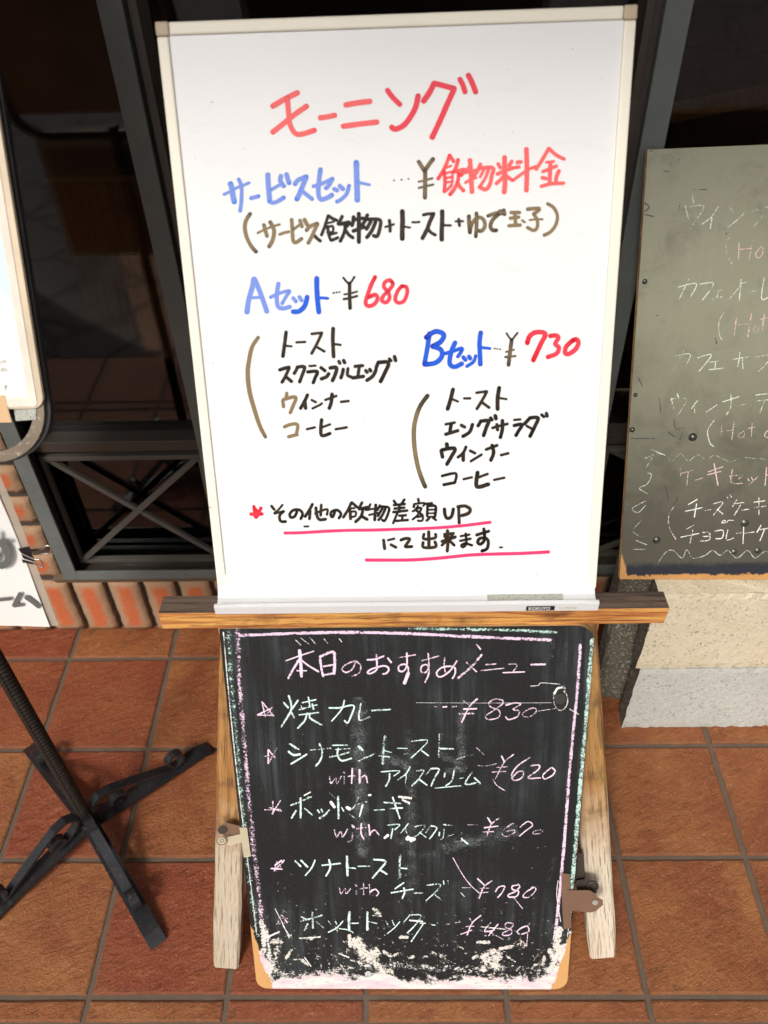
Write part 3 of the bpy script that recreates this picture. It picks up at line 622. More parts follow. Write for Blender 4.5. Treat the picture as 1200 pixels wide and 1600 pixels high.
W_(INK_RED, s, 6.2, "775,185 790,142 830,117 888,126 860,190 812,293:7.4 / 917,140 955,137 970,152 950,190 973,212 958,250 902,272 / 1060,167 1020,205 1012,245 1035,252 1075,225 1095,187 1085,162 1062,166", dens=.05)
W_(INK_OLIVE, s, 6.4, "153,512 105,580 77,660 66,740 72,850 90,950 115,1030 138,1083", dens=.16)
W_(INK_BLACK, s, 5.8, "312,472 295,540 277,598 / 300,532 343,550:4 / 380,530 420,530:4 / 457,495 523,486:4.4 / 523,487 495,540 460,596:4.8 / 485,550 538,588:4.8 / 600,462 590,530 590,598:6.2 / 597,527 646,535:3.8", 'black handwritten list under the B set', dens=.0)
W_(INK_BLACK, s, 5., "264,692 323,681:4.4 / 300,692 290,745:5.4 / 264,755 343,731 / 362,697 385,710 / 433,692 415,740 372,768:5.6 / 480,682 467,703:5.6 / 482,673 533,670 520,710 502,763:6.4 / 545,652 555,665:6 / 575,637 580,658:6 / 557,715 610,700 653,689:4.4 / 585,692 590,728 / 620,667 620,720 607,776:5.6 / 692,665 733,661:3.8 / 692,700 743,693 720,735 704,763:5.4 / 788,657 757,690 / 790,652 843,652 825,700 792,768:5.8 / 772,702 818,728:4.4 / 865,632 880,645:5.6 / 895,622 900,643:5.6", dens=.1)
W_(INK_BLACK, s, 5.6, "272,814 275,838 / 237,855 246,898 / 242,852 323,842 300,895 272,943 / 393,832 375,870 342,898:4.8 / 375,872 375,918:6 / 417,857 450,873:4.8 / 422,923 460,900 490,881:4.6 / 517,850 588,823:4.8 / 555,822 565,870 547,918:6 / 610,885 658,873:4.6 / 242,1015 328,999 324,1053:4.8 / 252,1070 323,1056:4.8 / 377,1035 430,1023:4.2 / 465,992 456,1068 475,1083 533,1066 / 467,1025 528,1002:4.2 / 567,1040 633,1026:4.2", dens=.03)
s = (380, 770, 5.4545); s2 = (580, 770, 5.4545)
W_(INK_RED, s, 4.6, "90,115 105,208 / 92,128 108,150 100,205:5 / 152,128 120,200 / 64,182 162,181 / 100,140 148,178:5 / 108,150 112,212:5", 'red hand-drawn star', dens=.15)
W_(INK_BLACK, s, 4.2, "240,112 265,143 / 335,102 300,145 262,178 343,156:3.8 / 345,157 312,190 312,228 330,246 363,245 / 460,152 440,200 407,210 397,180 430,147 480,147 506,180 490,223 / 590,97 565,145 527,203 / 570,152 565,223 / 612,177 670,152 718,142 713,188:3.8 / 665,102 660,193 / 620,127 627,190 650,228 703,225 / 785,147 765,203 747,195 752,162 800,147 833,180 815,218 / 852,210 890,150 922,84 / 925,82 973,124 / 907,135 950,130:3.4 / 907,165 958,160 953,200 907,205:3.4 / 910,150 915,223 / 1013,82 985,138 / 987,140 1063,122 1045,145 / 1020,142 1005,200 957,248 / 1005,197 1058,228 / 1083,97 1062,148:3.8 / 1130,102 1120,233 / 1072,142 1148,131:3.6 / 1072,190 1148,171:3.6 / 520,288 556,286:3.2", 'black handwritten note above the pink underlines', dens=.03)
W_(INK_BLACK, s2, 3.8, "75,107 52,148 / 67,117 148,126 143,180 115,238 92,230 / 95,132 57,198 / 120,137 95,190 62,233 / 192,67 210,93 / 283,57 260,93 / 192,105 288,96 / 197,135 283,126 / 187,165 308,151 / 240,102 240,163 / 225,167 205,215 187,260:4.2 / 237,195 298,191 / 265,197 265,233 / 212,240 313,232:4.2 / 400,52 405,73 / 367,97 362,123 / 367,96 453,87 443,113:3.6 / 400,112 370,150 352,158:3.6 / 387,135 428,131 395,190 352,228:3.6 / 387,152 438,193 / 392,207 438,202 433,238 397,238:3.6 / 467,95 518,89 / 480,112 476,198 / 482,113 548,116 543,203 / 487,145 543,143:3 / 487,175 543,173:3 / 482,205 543,204:3.2 / 498,212 472,238 / 525,212 553,233", dens=.14)
W_(INK_BLACK, s2, 4.8, "624,137 630,190 650,218 685,200 700,137 / 745,122 750,258 / 737,120 800,113 843,140 828,175 772,194", dens=-.06)
W_(INK_BLACK, s2, 4.4, "105,402 115,478:5.2 / 142,404 198,391:3.8 / 167,442 213,466:4.8 / 252,404 290,390 328,395 300,440 292,460 348,458 / 450,352 450,393 543,385 548,352 / 490,332 492,468:5.2 / 442,422 447,466 548,461 543,417 / 622,355 703,346 / 602,415 718,376 / 650,322 655,400 648,498:5.2 / 640,412 602,448 / 667,407 708,448 / 625,372 640,385 / 690,367 680,382 / 762,370 838,356:3.8 / 757,410 848,391:3.8 / 805,347 810,430 785,463 767,450 800,432 860,448:4 / 897,360 1003,327 / 960,307 965,400 930,438 907,420 930,387 985,392 998,430 985,478 942,496 / 1094,466 1118,465:3.2", dens=.0)
W_(INK_PINK, s2, 4.5, "-737,343 -590,340 -390,328 -190,320 0,318 200,312 400,306 600,296 800,278 1016,251 / -44,573 100,574 350,572 600,555 850,530 1100,521 1300,516 1513,504", 'two long pink underlines', dens=-.1)

# ------------------------------------------------------------------ wooden easel with its chalkboard
ez = thing('easel', Matrix.Translation(Vector((.6645, -.05, 0))), 'worn wooden A-shaped easel carrying a small blackboard of daily specials below its plank', 'easel')
chw = CW/2
mb = MB()
out = rrect(-chw, chw, 0, CH, (.017, .019, .022, .002))
mb.prism(out, -.011, 0, MC, 0, 1)
bd = thing('tmp', MC, None, None)
me_o = mb.build('blackboard', [M_CHALKBOARD, M_EDGE], None)
bpy.data.objects.remove(bd)
# the board keeps its own frame (x across, y up the slope) so wear follows its edges
me_o.data.transform(MC.inverted()); me_o.parent = ez; me_o.matrix_basis = root_matrix(ez).inverted() @ MC
BD = me_o
# plank
mb = MB(); mb.box(.3745, .9655, .0335, .0600, .5465, .5735, .0012, jit=.0008)
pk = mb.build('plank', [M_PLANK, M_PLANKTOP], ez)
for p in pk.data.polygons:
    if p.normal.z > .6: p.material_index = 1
# legs
def leg(px_pts, mat, name='leg', t=.022, yoff=0):
    """front leg: a board leaning with the blackboard; (left x, right x) at the top and foot"""
    (xt0, xt1, yt, zt), (xb0, xb1, yb, zb) = px_pts
    d = Vector(((xb0+xb1-xt0-xt1)/2, yb-yt, zb-zt)); L = d.length; u = -d.normalized()
    sx = Vector((1, 0, 0)); sx = (sx-u*sx.dot(u)).normalized(); n = sx.cross(u)
    M = Matrix((sx, u, n)).transposed().to_4x4(); M.translation = Vector(((xb0+xb1)/2, yb, zb))
    w0, w1 = (xb1-xb0)/2, (xt1-xt0)/2; NS = 14; vs, fs = [], []
    for i in range(NS+1):
        f = i/NS; w = (w0+(w1-w0)*f)*(1-.10*max(0, 1-i/.9)) ; y = L*f
        j = lambda: rnd.uniform(-.0006, .0006)
        for x, z in ((-w, -t), (w, -t), (w, -.003), (w-.003, 0), (-w+.003, 0), (-w, -.003)): vs.append((x+j(), y, z))
    for i in range(NS):
        for k in range(6): fs.append((6*i+k, 6*i+(k+1) % 6, 6*i+6+(k+1) % 6, 6*i+6+k))
    fs += [tuple(range(5, -1, -1)), tuple(6*NS+k for k in range(6))]
    mb = MB().add(vs, fs); me = mb.build(name, mat, None); me.data.transform(Matrix.Identity(4))
    me.data.transform(I4); me.parent = ez; me.matrix_basis = root_matrix(ez).inverted() @ M
    g = MB().tube([M @ Vector((0, -.0035, -t*.45)), M @ Vector((0, .001, -t*.45))], [.007, .0085], 14).build('foot_glide', M_BRIGHT, None)
    g.data.transform(M.inverted()); g.parent = me
    return me
LEGL = leg([(.440, .474, .050, .545), (.3735, .4135, -.163, .0035)], M_LEG)
LEGR = leg([(.852, .890, .050, .545), (.9255, .9665, -.150, .0035)], M_LEGR)
for x in (.50, .83):
    leg([(x-.014, x+.014, .066, .545), (x-.014, x+.014, .33, .0035)], M_LEG)
MB().box(.43, .90, .0605, .0645, .470, .5455, .001).build('back_rail', M_PLANK, ez)
def prop(x):                                                    # uprights behind the white board
    mb = MB(); mb.box(x-.012, x+.012, -.02, .40, -.032, -.0148, .001, MW); mb.build('upright', M_LEG, ez)
prop(-.12); prop(.12)
# brackets
nC = MC.to_3x3() @ Vector((0, 0, 1)); pC = lambda u, v, z: on_plane(u, v, MC.translation+nC*z, nC)
def plate(px, z0, z1):
    n = len(px); vs = [pC(u, v, z1) for u, v in px]+[pC(u, v, z0) for u, v in px]
    return MB().add(vs, [tuple(range(n)), tuple(range(2*n-1, n-1, -1))]+[(i, n+i, n+(i+1) % n, (i+1) % n) for i in range(n)])
def disc(u, v, r, z0, z1, n=20):
    return plate([(u+r*math.cos(2*math.pi*k/n), v+r*math.sin(2*math.pi*k/n)*.86) for k in range(n)], z0, z1)
def ring(u, v, r, z, rad): 
    return MB().tube([pC(u+r*math.cos(2*math.pi*k/24), v+r*math.sin(2*math.pi*k/24)*.85, z) for k in range(24)], rad, 6, closed=True)
bl = plate([(374, 1293), (386, 1293), (392, 1338), (381, 1340)], 0, .0022).build('stay_bracket', M_BRACKETPALE, ez)
plate([(346, 1289), (352, 1285), (376, 1291), (376, 1305), (350, 1303), (344, 1296)], -.008, -.004).build('upper_arm', M_BRACKET, bl)
disc(347.5, 1297, 7.5, -.004, -.0025).build('washer', M_STEEL3, bl)
plate([(352, 1309), (376, 1303), (378, 1316), (356, 1322)], -.004, -.002).build('lower_arm', M_BRACKETPALE, bl)
disc(346, 1314, 8.8, -.003, .0005).build('washer', M_BRACKETPALE, bl); ring(346, 1314, 7.4, .0008, .0006).build('washer_rim', M_BRACKET, bl); ring(346.5, 1313.5, 3.0, .0008, .0004).build('rivet', M_BRACKET, bl)
br = plate([(877, 1364), (891, 1366), (893, 1450), (881, 1452), (878.5, 1420)], 0, .0022).build('stay_bracket', M_BRACKET, ez)
plate([(888, 1391), (921, 1391), (930, 1396), (934, 1402), (942, 1406), (942.5, 1414), (936, 1419), (931, 1424), (922, 1426), (890, 1423)], .0022, .0042).build('hinge_flap', M_BRACKET, br)
disc(930, 1410.5, 4.6, .0042, .0056).build('rivet', M_BRIGHT, br)
plate([(900, 1376), (918, 1373), (932, 1377), (936, 1386), (930, 1398), (902, 1396)], -.014, -.009).build('back_plate', M_STEEL3, br)
ring(926, 1385, 8, -.008, .0016).build('curl', M_STEEL3, br)
plate([(899, 1334), (912, 1333), (914, 1380), (899, 1380)], -.020, -.016).build('stay_arm', M_STEEL3, br)
# screw holes worn into the blackboard: a round plug hole with a pale chipped ring
hole = disc(874.7, 1092, 9.5, -.002, .0003).build('plug', mat_simple('dark_plug', (.03, .03, .026), .6), BD)
hole.data.transform(Matrix.Identity(4))
def C_(mat, reg, w, txt, label=None, z=.0005, **k):
    return write('chalk_writing', BD, MC, z, mat, reg, w*1.22, txt, label, jit=.14, wob=.1, **k)
C_(CH_WHITE, (0, 0, 1), 1.6, "865,1087 866,1100 874,1110 883,1106 887,1096 885,1084:1.8 / 866,1084 871,1076 878,1074:3.4 / 877,1070 882,1073 882,1082:4 / 650,1098 760,1098.5 862,1098:.45 / 829,1072 841,1071 846,1067 874,1069:.9 / 841,1111 868,1107:.9 / 890,1108 904,1116:1.1", 'cracked paint round a filled screw hole')
s = (390, 1000, 5)
C_(CH_PINK, s, 2.2, "285,162 400,120 500,88:1.8 / 390,82 400,180 405,283:4.6 / 385,155 340,230 302,298:3.8 / 410,162 460,200 538,247:2.8 / 370,240 445,240:2 / 552,152 560,220 575,283:3.8 / 550,132 650,92 665,160 660,263:4.6 / 577,205 650,195:2.8 / 580,275 658,260:3.8 / 830,167 800,230 750,253 722,225 760,187 830,167 868,205 855,258 802,285 / 920,155 980,150 1048,126 / 990,117 995,190 990,235 940,263 922,250 960,225 1050,202 1088,225 1070,258 1042,265 / 1080,142 1106,175", 'pink chalk heading of the daily specials', dens=.06)
s2 = (620, 1000, 4.8)
C_(CH_PINK, s2, 2.2, "20,132 140,111:1.8 / 75,97 75,190 50,233 17,230 17,195 60,182 85,210 80,270 52,323:2.8 / 86,250 58,322:6 / 190,155 313,121:2 / 235,102 240,200 215,243 182,235 187,197 230,187 240,250 212,318 / 360,132 355,200 370,258 / 450,157 400,230 340,273 307,270 302,237 350,202 428,202 438,250 417,288 / 635,112 560,200 457,288:3.5 / 522,167 598,238:2.4 / 600,37 628,68:3 / 667,185 743,179:2 / 632,230 720,220 808,211:2 / 837,182 900,186 872,238:2 / 797,245 958,239:2.2 / 1007,185 1113,182:2.8", dens=.05)
C_(CH_PINK, s2, 2.0, "282,500 298,500 / 347,502 373,500 / 417,502 448,499 / 502,457 545,490:2.4 / 603,442 545,500 487,618 / 502,518 598,515 / 467,555 578,550 / 795,452 740,442 692,470 702,500 768,530 763,580 690,596 667,570 720,532 790,482 795,455:2.1 / 817,490 880,472 928,482 872,520 918,532 903,575 840,596 817,577:2.1 / 1005,512 947,545 952,575 1010,570 1048,530 1030,510 992,516:2.2", 'pink chalk price of 830 yen', dens=.02)
C_(CH_PINK, s, 2.0, "97,482 178,583 / 97,482 122,598 / 62,585 188,590 / 62,585 173,532 / 122,598 178,522", 'pink chalk star beside the first special')
C_(CH_MINT, s, 2.4, "267,490 300,528 / 378,472 330,540 / 305,437 325,500 320,560 247,678:2.9 / 325,562 348,608 / 412,490 518,466:2.2 / 460,447 470,520:3 / 387,545 528,506:2.2 / 402,515 412,540 / 490,502 500,540 / 387,585 538,566:2 / 450,572 430,630 377,688:2.8 / 470,582 472,610 520,640 563,663:3 / 622,530 700,530 813,512 790,600 765,648 742,630:2.8 / 740,472 720,540 642,633:2.4 / 870,492 856,623 938,601 / 957,550 1098,543:3", 'mint chalk writing of the baked curry', dens=.05)
s = (390, 1140, 4.8); s2 = (590, 1140, 4.138)
C_(CH_PINK, s, 2.1, "140,253 203,142 / 140,152 140,253 / 112,200 193,200 / 142,152 188,208 / 600,352 610,403 645,362 655,403 688,352:2.4 / 710,352 710,403 / 706,320 711,325 / 770,292 765,403:2.4 / 742,350 788,346 / 825,302 825,403:3 / 825,372 868,342 883,398:2.4", 'pink chalk star and the word with')
C_(CH_MINT, s, 2.5, "302,107 368,150:3 / 292,165 330,190 378,185 / 312,257 428,186 / 457,155 608,139:2.2 / 525,107 545,170 530,230 497,273:2.8 / 622,118 738,116:2 / 602,205 680,190 743,171 / 642,150 758,141:2 / 665,142 660,190 690,233 763,216 / 817,127 848,153:4 / 817,234 938,181:2.8 / 1015,52 1005,150 1000,253:4.4 / 1005,157 1063,170:2 / 972,197 1048,205:2 / 987,317 1123,309 1082,348:2 / 1050,332 1045,380 1022,423", 'mint chalk writing of cinnamon toast with ice cream', dens=.02)
C_(CH_MINT, s2, 2.1, "127,120 193,122:1.5 / 172,158 193,155:1.5 / 222,75 323,69 280,125 217,183:2.5 / 280,132 328,168 / 400,32 395,178:3 / 400,122 488,125 / 210,242 180,290 132,323 / 185,292 180,358 / 252,268 298,263 265,320 222,363 / 270,322 318,358 / 345,252 312,293:1.8 / 345,252 398,256 370,310 347,363 / 435,282 430,308 / 495,264 480,330 442,363 / 522,318 553,312:1.5 / 610,277 567,350 638,345 / 627,312 663,348 / 372,378 460,370 538,363:1.5 / 515,190 580,170 618,161:1.4", dens=0.)
C_(CH_PINK, s2, 2.0, "640,117 688,163:1.3 / 647,232 700,235 768,221:1.2 / 802,172 820,208 / 878,162 820,210 762,318 / 772,245 838,240:1.8 / 742,275 828,270:1.8 / 985,182 910,230 867,290 882,328 930,313 943,275 910,272 872,308:2.2 / 992,235 1043,229 1038,260 972,311 1053,312 / 1120,247 1072,290 1077,318 1120,303 1148,270 1130,247:2.6 / 747,322 770,360 823,394:1.4", 'pink chalk price of 620 yen', dens=.03)
s = (400, 1230, 4.8); s2 = (590, 1230, 4.138)
C_(CH_PINK, s, 2.0, "183,102 122,198 / 127,107 127,203 / 67,170 183,165 / 102,152 188,178 / 587,320 605,373 635,332 650,373 688,312:2.2 / 722,287 733,300:3.6 / 725,332 720,390 692,408:2.8 / 790,272 787,340 808,388:2.4 / 757,310 828,301 / 845,282 855,358:2.8 / 860,342 890,322 923,358", 'pink chalk star and the word with, half rubbed away')
C_(CH_MINT, s, 2.4, "262,135 330,110 413,72 / 335,82 335,228:3.2 / 300,177 267,230 / 367,162 423,208 / 387,77 413,72:3 / 462,172 475,190:3 / 490,167 500,185:3 / 548,172 520,205 477,233 / 615,72 620,233:3.4 / 552,42 598,88:1.8 / 642,152 658,180:1.8 / 768,77 735,150 702,168 / 747,130 848,106 / 800,132 777,218 / 702,202 738,229:1.6 / 887,172 963,168:2 / 962,115 1083,122 / 1007,160 1098,155 / 1025,77 1050,150 1078,233:3 / 987,285 1078,279 1042,318:2 / 1025,312 1012,383:2.1 / 1143,272 1087,343:2 / 1120,312 1148,393:2.8", 'mint chalk writing of hot cake with ice cream, flaking', dens=0.)
C_(CH_WHITE, s, 4., "562,112 588,148:5 / 682,152 703,163:6 / 1072,72 1163,82:4 / 1100,92 1148,120:4 / 1132,385 1188,390:6 / 1140,370 1165,405:4 / 362,62 408,37:2 / 965,380 990,360:4 / 845,60 860,58:3 / 870,770 872,771:2", 'white flakes of missing paint', dens=.12)
C_(CH_MINT, s2, 2.0, "242,255 308,246 270,300 232,323 / 270,292 313,323:1.8 / 340,252 312,293:1.8 / 347,250 383,263 355,310 337,333 / 400,292 398,313 / 430,272 425,320 407,343 / 427,242 483,248 / 457,315 488,306 / 545,297 492,350 553,345:2.4 / 542,332 583,366")
C_(CH_PINK, s2, 1.9, "582,243 658,243:1.2 / 712,197 735,235 / 783,202 735,240 707,313 / 690,262 778,252 / 682,290 753,286:1.8 / 880,232 822,270 807,303 830,318 878,300 883,277 832,285:2 / 922,258 970,222 1003,245 960,280 917,316:2 / 1058,275 1012,285 1007,303 1050,298 1068,284:1.8", 'pink chalk price of 670 yen')
s = (410, 1320, 5); s2 = (600, 1320, 4.2857)
C_(CH_PINK, s, 2.0, "170,122 92,203:2.8 / 112,132 92,198:2.4 / 67,185 153,190 / 112,132 153,188 / 150,122 100,160 / 602,337 615,383 645,342 655,383 688,342:2.2 / 727,312 735,322:3 / 735,357 735,393:3.2 / 790,302 790,388:2.2 / 762,345 818,336 / 835,312 840,388:2.4 / 840,372 880,347 908,375 892,398", 'pink chalk star and the word with above the last line')
C_(CH_MINT, s, 2.5, "257,127 298,168:2.8 / 302,122 353,173:2.8 / 410,122 385,180 337,238:2.9 / 467,160 608,146 / 520,117 530,180 497,243:2.8 / 660,92 665,238:4 / 670,177 728,185:2 / 747,168 838,166:1.8 / 872,115 963,129 920,190 862,258:3.4 / 922,197 973,230 / 1078,82 1070,160 1075,248:5 / 1080,182 1128,186:2 / 1103,297 1037,343:2.2 / 1007,375 1178,346:2.2 / 1105,337 1110,375 1092,418:2.8", 'mint chalk writing of tuna toast with cheese', dens=.04)
C_(CH_MINT, s, 2.2, "302,595 380,575 463,551 / 390,527 395,648:3.2 / 302,562 338,580:1.8 / 355,617 327,668 / 422,602 478,648:2.4 / 517,597 535,623 / 570,597 580,618 / 628,597 580,650 517,683 / 680,527 675,600 680,668:4 / 687,615 748,612:2 / 602,655 670,665 713,688:1.8 / 820,527 820,663:4 / 832,600 893,614:2 / 862,552 928,560:1.8 / 965,592 985,638:1.9 / 1015,592 1030,628:1.8 / 1073,602 1030,650 977,693:1.8 / 1153,547 1107,603:1.9 / 1152,548 1238,551 1200,620 1132,688:2.2", 'mint chalk writing of the hot dog', dens=.0)
C_(CH_PINK, s, 1.8, "150,547 193,608 / 147,547 117,618 / 112,620 203,601 / 127,572 198,576 / 160,632 208,703:1.6 / 157,512 188,527:1.2", 'pink chalk star beside the last line')
C_(CH_MINT, s2, 2.1, "202,325 260,322:1.8 / 287,270 378,266 340,320 282,373:2.5 / 337,332 383,368:2.4 / 398,242 402,266:1.7 / 428,240 430,263:1.7 / 322,535 343,538:1.4 / 265,527 215,600 182,648:1.8 / 242,525 278,525:1.5")
C_(CH_PINK, s2, 1.8, "462,87 520,190 575,265 638,323:1.4 / 652,432 670,450:1.2 / 522,287 578,287:1.3 / 627,227 670,268 / 723,242 670,280 637,358 / 642,292 703,290:1.6 / 642,322 698,318:1.6 / 747,313 770,282 808,279 790,320 762,353 / 903,267 860,277 862,300 900,310 888,345 840,350 832,335 880,312 908,282 900,264 / 1000,287 947,320 932,348 970,350 1013,310 1013,287 987,286 / 872,357 928,428:1.3", 'pink chalk price of 780 yen')
C_(CH_PINK, s2, 1.8, "417,532 438,530:1.4 / 477,522 508,518:1.5 / 572,492 590,518 / 648,474 590,525 557,603 / 547,548 603,545:1.6 / 512,600 588,572:1.6 / 713,522 672,580 738,570 / 763,532 702,608 / 702,582 798,633:1.2 / 863,527 822,522 812,550 853,570 848,600 800,608 797,590 840,567 868,537 / 905,598 892,580 930,552 963,547 968,580 922,598 / 912,612 915,684:1.5 / 963,587 955,684:1.5", 'pink chalk price of 480 yen')
# chalk borders
g1 = (0, 0, 1)
C_(CH_ROUGHP, g1, 7.4, "371,984 374,1060 381,1150 388,1240 396,1320 404,1390 412,1460 / 375,993 450,990 540,988 640,990 740,995 860,1000:4.6", 'rough pink chalk border', dens=.03)
C_(CH_ROUGHP, g1, 4, "907,1008 902,1080 895,1150 888,1230 882,1310 874,1400 866,1470", dens=.05)
C_(CH_ROUGHM, g1, 8.6, "357,988 362,1070 370,1160 378,1250 387,1340 396,1420 402,1460 / 640,982 700,983 780,984 870,988:5 / 925,1000 920,1060 914,1140 906,1230 898,1330 890,1430:6", 'rough mint chalk border')
C_(CH_WHITE, g1, 1.6, "349,988 357,1080 366,1170 380,1290 394,1400 401,1460 / 927,998 922,1070 915,1150 908,1240 900,1340 891,1430 884,1480", 'worn pale board edge', dens=-.04)
C_(CH_WHITE, g1, 1.0, "462,1000 470,1008 / 470,997 482,1006 / 484,996 493,1006 / 506,998 512,1005 / 530,998 534,1003 / 720,1395 726,1401 / 872,1376 870,1400 876,1440:1.1 / 530,1490 545,1496:2 / 548,1500 566,1506:2.4 / 430,1420 442,1444 452,1466:1.2 / 414,1466 436,1456:2.6 / 470,1466 500,1464:2.6 / 640,1438 660,1440:2.2 / 752,1448 790,1452:2 / 476,1496 486,1510:1.4", 'stray chalk scratches', dens=.04)

M_FLAKE = mat_chalk('bare_flaked_patch', (.64, .61, .56), 230, .60, .05); M_FLAKEW = mat_chalk('white_flaked_patch', (.70, .69, .66), 230, .56, .05); M_DUST = mat_chalk('chalk_dust', (.42, .47, .47), 500, .80, .30)
for reg_, tx in (((400, 1420, 5), "730,210 735,292:6 / 785,262 830,330 880,372 925,345:21 / 900,385 955,450 990,492:11 / 800,395 800,452:9 / 130,262 180,262 160,340 140,420:14 / 345,228 440,237:5 / 205,232 272,205:5 / 238,385 277,318:6 / 300,395 360,395 408,442:3 / 870,292 920,285:4 / 1125,222 1182,222:5 / 925,5 965,48:8 / 995,335 1060,365 1120,350:6 / 560,525 650,470:9 / 40,100 60,200 60,330:10"),
                 ((640, 1420, 4.615), "490,240 572,242:5 / 652,288 745,270:5 / 528,345 600,308 655,342 560,372:10 / 535,425 570,380 612,425:18 / 155,318 230,345 240,385:10 / 458,357 487,343:6 / 85,347 122,345:6 / 0,352 30,345:5 / 1010,300 1040,380 1000,450:9 / 1080,150 1060,250 1090,320:12 / 900,405 960,400:4 / 700,340 760,380:4")):
    C_(M_FLAKE, reg_, 6, tx, 'bare cream patches where the slate paint has flaked off', z=.00042, dens=.05)
C_(M_FLAKEW, (0, 0, 1), 6, "430,1523 470,1521 520,1516 560,1512 620,1508 660,1512 720,1515 780,1512 830,1515 862,1512:16 / 412,1450 418,1480 425,1510:14 / 872,1470 868,1495 862,1512:13", 'ragged white wear along the foot', z=.00038, dens=.02)
C_(M_DUST, (0, 0, 1), 20, "862,1000 862,1024:16 / 884,1000 885,1028:20 / 906,1002 905,1026:12 / 700,1322 745,1312 800,1300:26 / 620,1300 640,1330 680,1336:22 / 560,1100 562,1200 566,1330:26 / 640,1150 644,1250 640,1400:30 / 720,1120 722,1200:18 / 868,1340 850,1400:14 / 470,1130 474,1180 484,1220:6 / 422,1130 422,1165:7 / 690,1180 720,1196 700,1204:14 / 600,1180 640,1200:18", 'smeared chalk dust', z=.0003)

# ------------------------------------------------------------------ grey-green chalkboard on concrete blocks
def block_mesh(z0, z1, xo, mat, chip=.004):
    NF = 64; pr = [(xo+(1.62-xo)*i/NF, .235) for i in range(NF+1)]+[(1.62, .352), (xo-.030, .352), (xo-.034, .346), (xo-.034, .312), (xo-.028, .303), (xo+.010, .296), (xo+.012, .276), (xo+.001, .268), (xo+.001, .252)]
    mb = MB(); n = len(pr); NZ = 14; vs, fs = [], []
    for j in range(NZ+1):
        z = z0+(z1-z0)*j/NZ
        for x, y in pr:
            q = Vector((x, y, z)); r = mnoise.noise(q*38)*.0022+mnoise.noise(q*110)*.0012; fr_ = y < .24
            c1 = max(0, mnoise.noise(Vector((x*70, z0*50, 3)))+.25)*chip if fr_ and j in (0, NZ) else 0
            vs.append((x+r*(1 if x < 1.06 or not fr_ else .3), y+(c1 if fr_ else 0)+mnoise.noise(q*90)*.0007, z-(c1*.8 if j == NZ else 0)+(c1*.4 if j == 0 else 0)))
    for j in range(NZ):
        for k in range(n): fs.append((j*n+k, j*n+(k+1) % n, (j+1)*n+(k+1) % n, (j+1)*n+k))
    fs += [tuple(range(n-1, -1, -1)), tuple(NZ*n+k for k in range(n))]
    mb.add(vs, fs)
    for i, f_ in enumerate(mb.f):
        c_ = sum((mb.v[k] for k in f_), Vector())/len(f_)
        if c_.x < xo+.02 and c_.y > .2365 and len(f_) == 4: mb.mi[i] = 1  # left end faces use the darker concrete
    return mb
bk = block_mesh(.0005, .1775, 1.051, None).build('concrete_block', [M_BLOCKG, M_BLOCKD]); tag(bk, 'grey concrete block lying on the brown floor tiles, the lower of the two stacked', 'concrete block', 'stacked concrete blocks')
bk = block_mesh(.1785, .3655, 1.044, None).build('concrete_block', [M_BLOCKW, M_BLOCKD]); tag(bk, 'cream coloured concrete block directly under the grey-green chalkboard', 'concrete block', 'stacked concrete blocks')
TB = R(18.2); oB = Vector((.990, .2555, .3665))
exB, eyB = Vector((1, 0, 0)), Vector((0, math.sin(TB), math.cos(TB))); nB = exB.cross(eyB)
MBd = Matrix((exB, eyB, nB)).transposed().to_4x4(); MBd.translation = oB
def loc2(u, v):
    q = MBd.inverted() @ on_plane(u, v, oB, nB); return (q.x, q.y)
tl = loc2(1012, 234); bl_ = loc2(968, 905); trp = loc2(1200, 226); brp = loc2(1200, 905.5)
ext = lambda a, b: (a[0]+(b[0]-a[0])*1.75, a[1]+(b[1]-a[1])*1.75)
sb = thing('chalkboard', MBd, 'large grey-green chalkboard of drinks and cake sets, standing on concrete blocks at the right', 'chalkboard')
q0, q1 = ext(tl, trp), ext(bl_, brp)
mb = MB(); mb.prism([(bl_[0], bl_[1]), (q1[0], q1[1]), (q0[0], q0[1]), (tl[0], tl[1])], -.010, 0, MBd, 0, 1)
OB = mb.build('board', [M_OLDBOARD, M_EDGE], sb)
def O_(mat, reg, w, txt, label=None, **k): return write('chalk_writing', sb, MBd, .0005, mat, reg, w*.92, txt, label, jit=.1, wob=.1, **k)
s = (940, 200, 4.446); t = (940, 540, 4.21)
O_(CH_OLDW, s, 2.0, "630,472 640,518:2.8 / 580,542 604,633:2.4 / 587,550 708,541 670,620 614,698:2.2 / 810,547 760,620 697,668 / 770,602 755,698:2.6 / 890,547 914,588 / 882,688 940,640 998,582:2.4 / 1042,580 1150,550 1200,542 / 1130,522 1110,620 1052,688 / 905,732 867,800 872,880 903,943:1.7", 'chalk writing of a winner coffee', dens=.02)
O_(CH_OLDP, s, 1.9, "955,802 950,908:2.2 / 1050,777 1025,913:2.2 / 950,845 1033,836:1.8 / 1110,822 1072,870 1082,903 1115,880 1120,832:1.8 / 937,1305 922,1443:2 / 1040,1292 1016,1448:2.2 / 927,1370 1028,1361:1.8 / 1070,1372 1052,1410 1080,1418 1090,1382:1.2 / 1130,1292 1115,1408:2 / 1102,1330 1175,1312:1.6", 'pink chalk hot and cold notes', dens=.02)
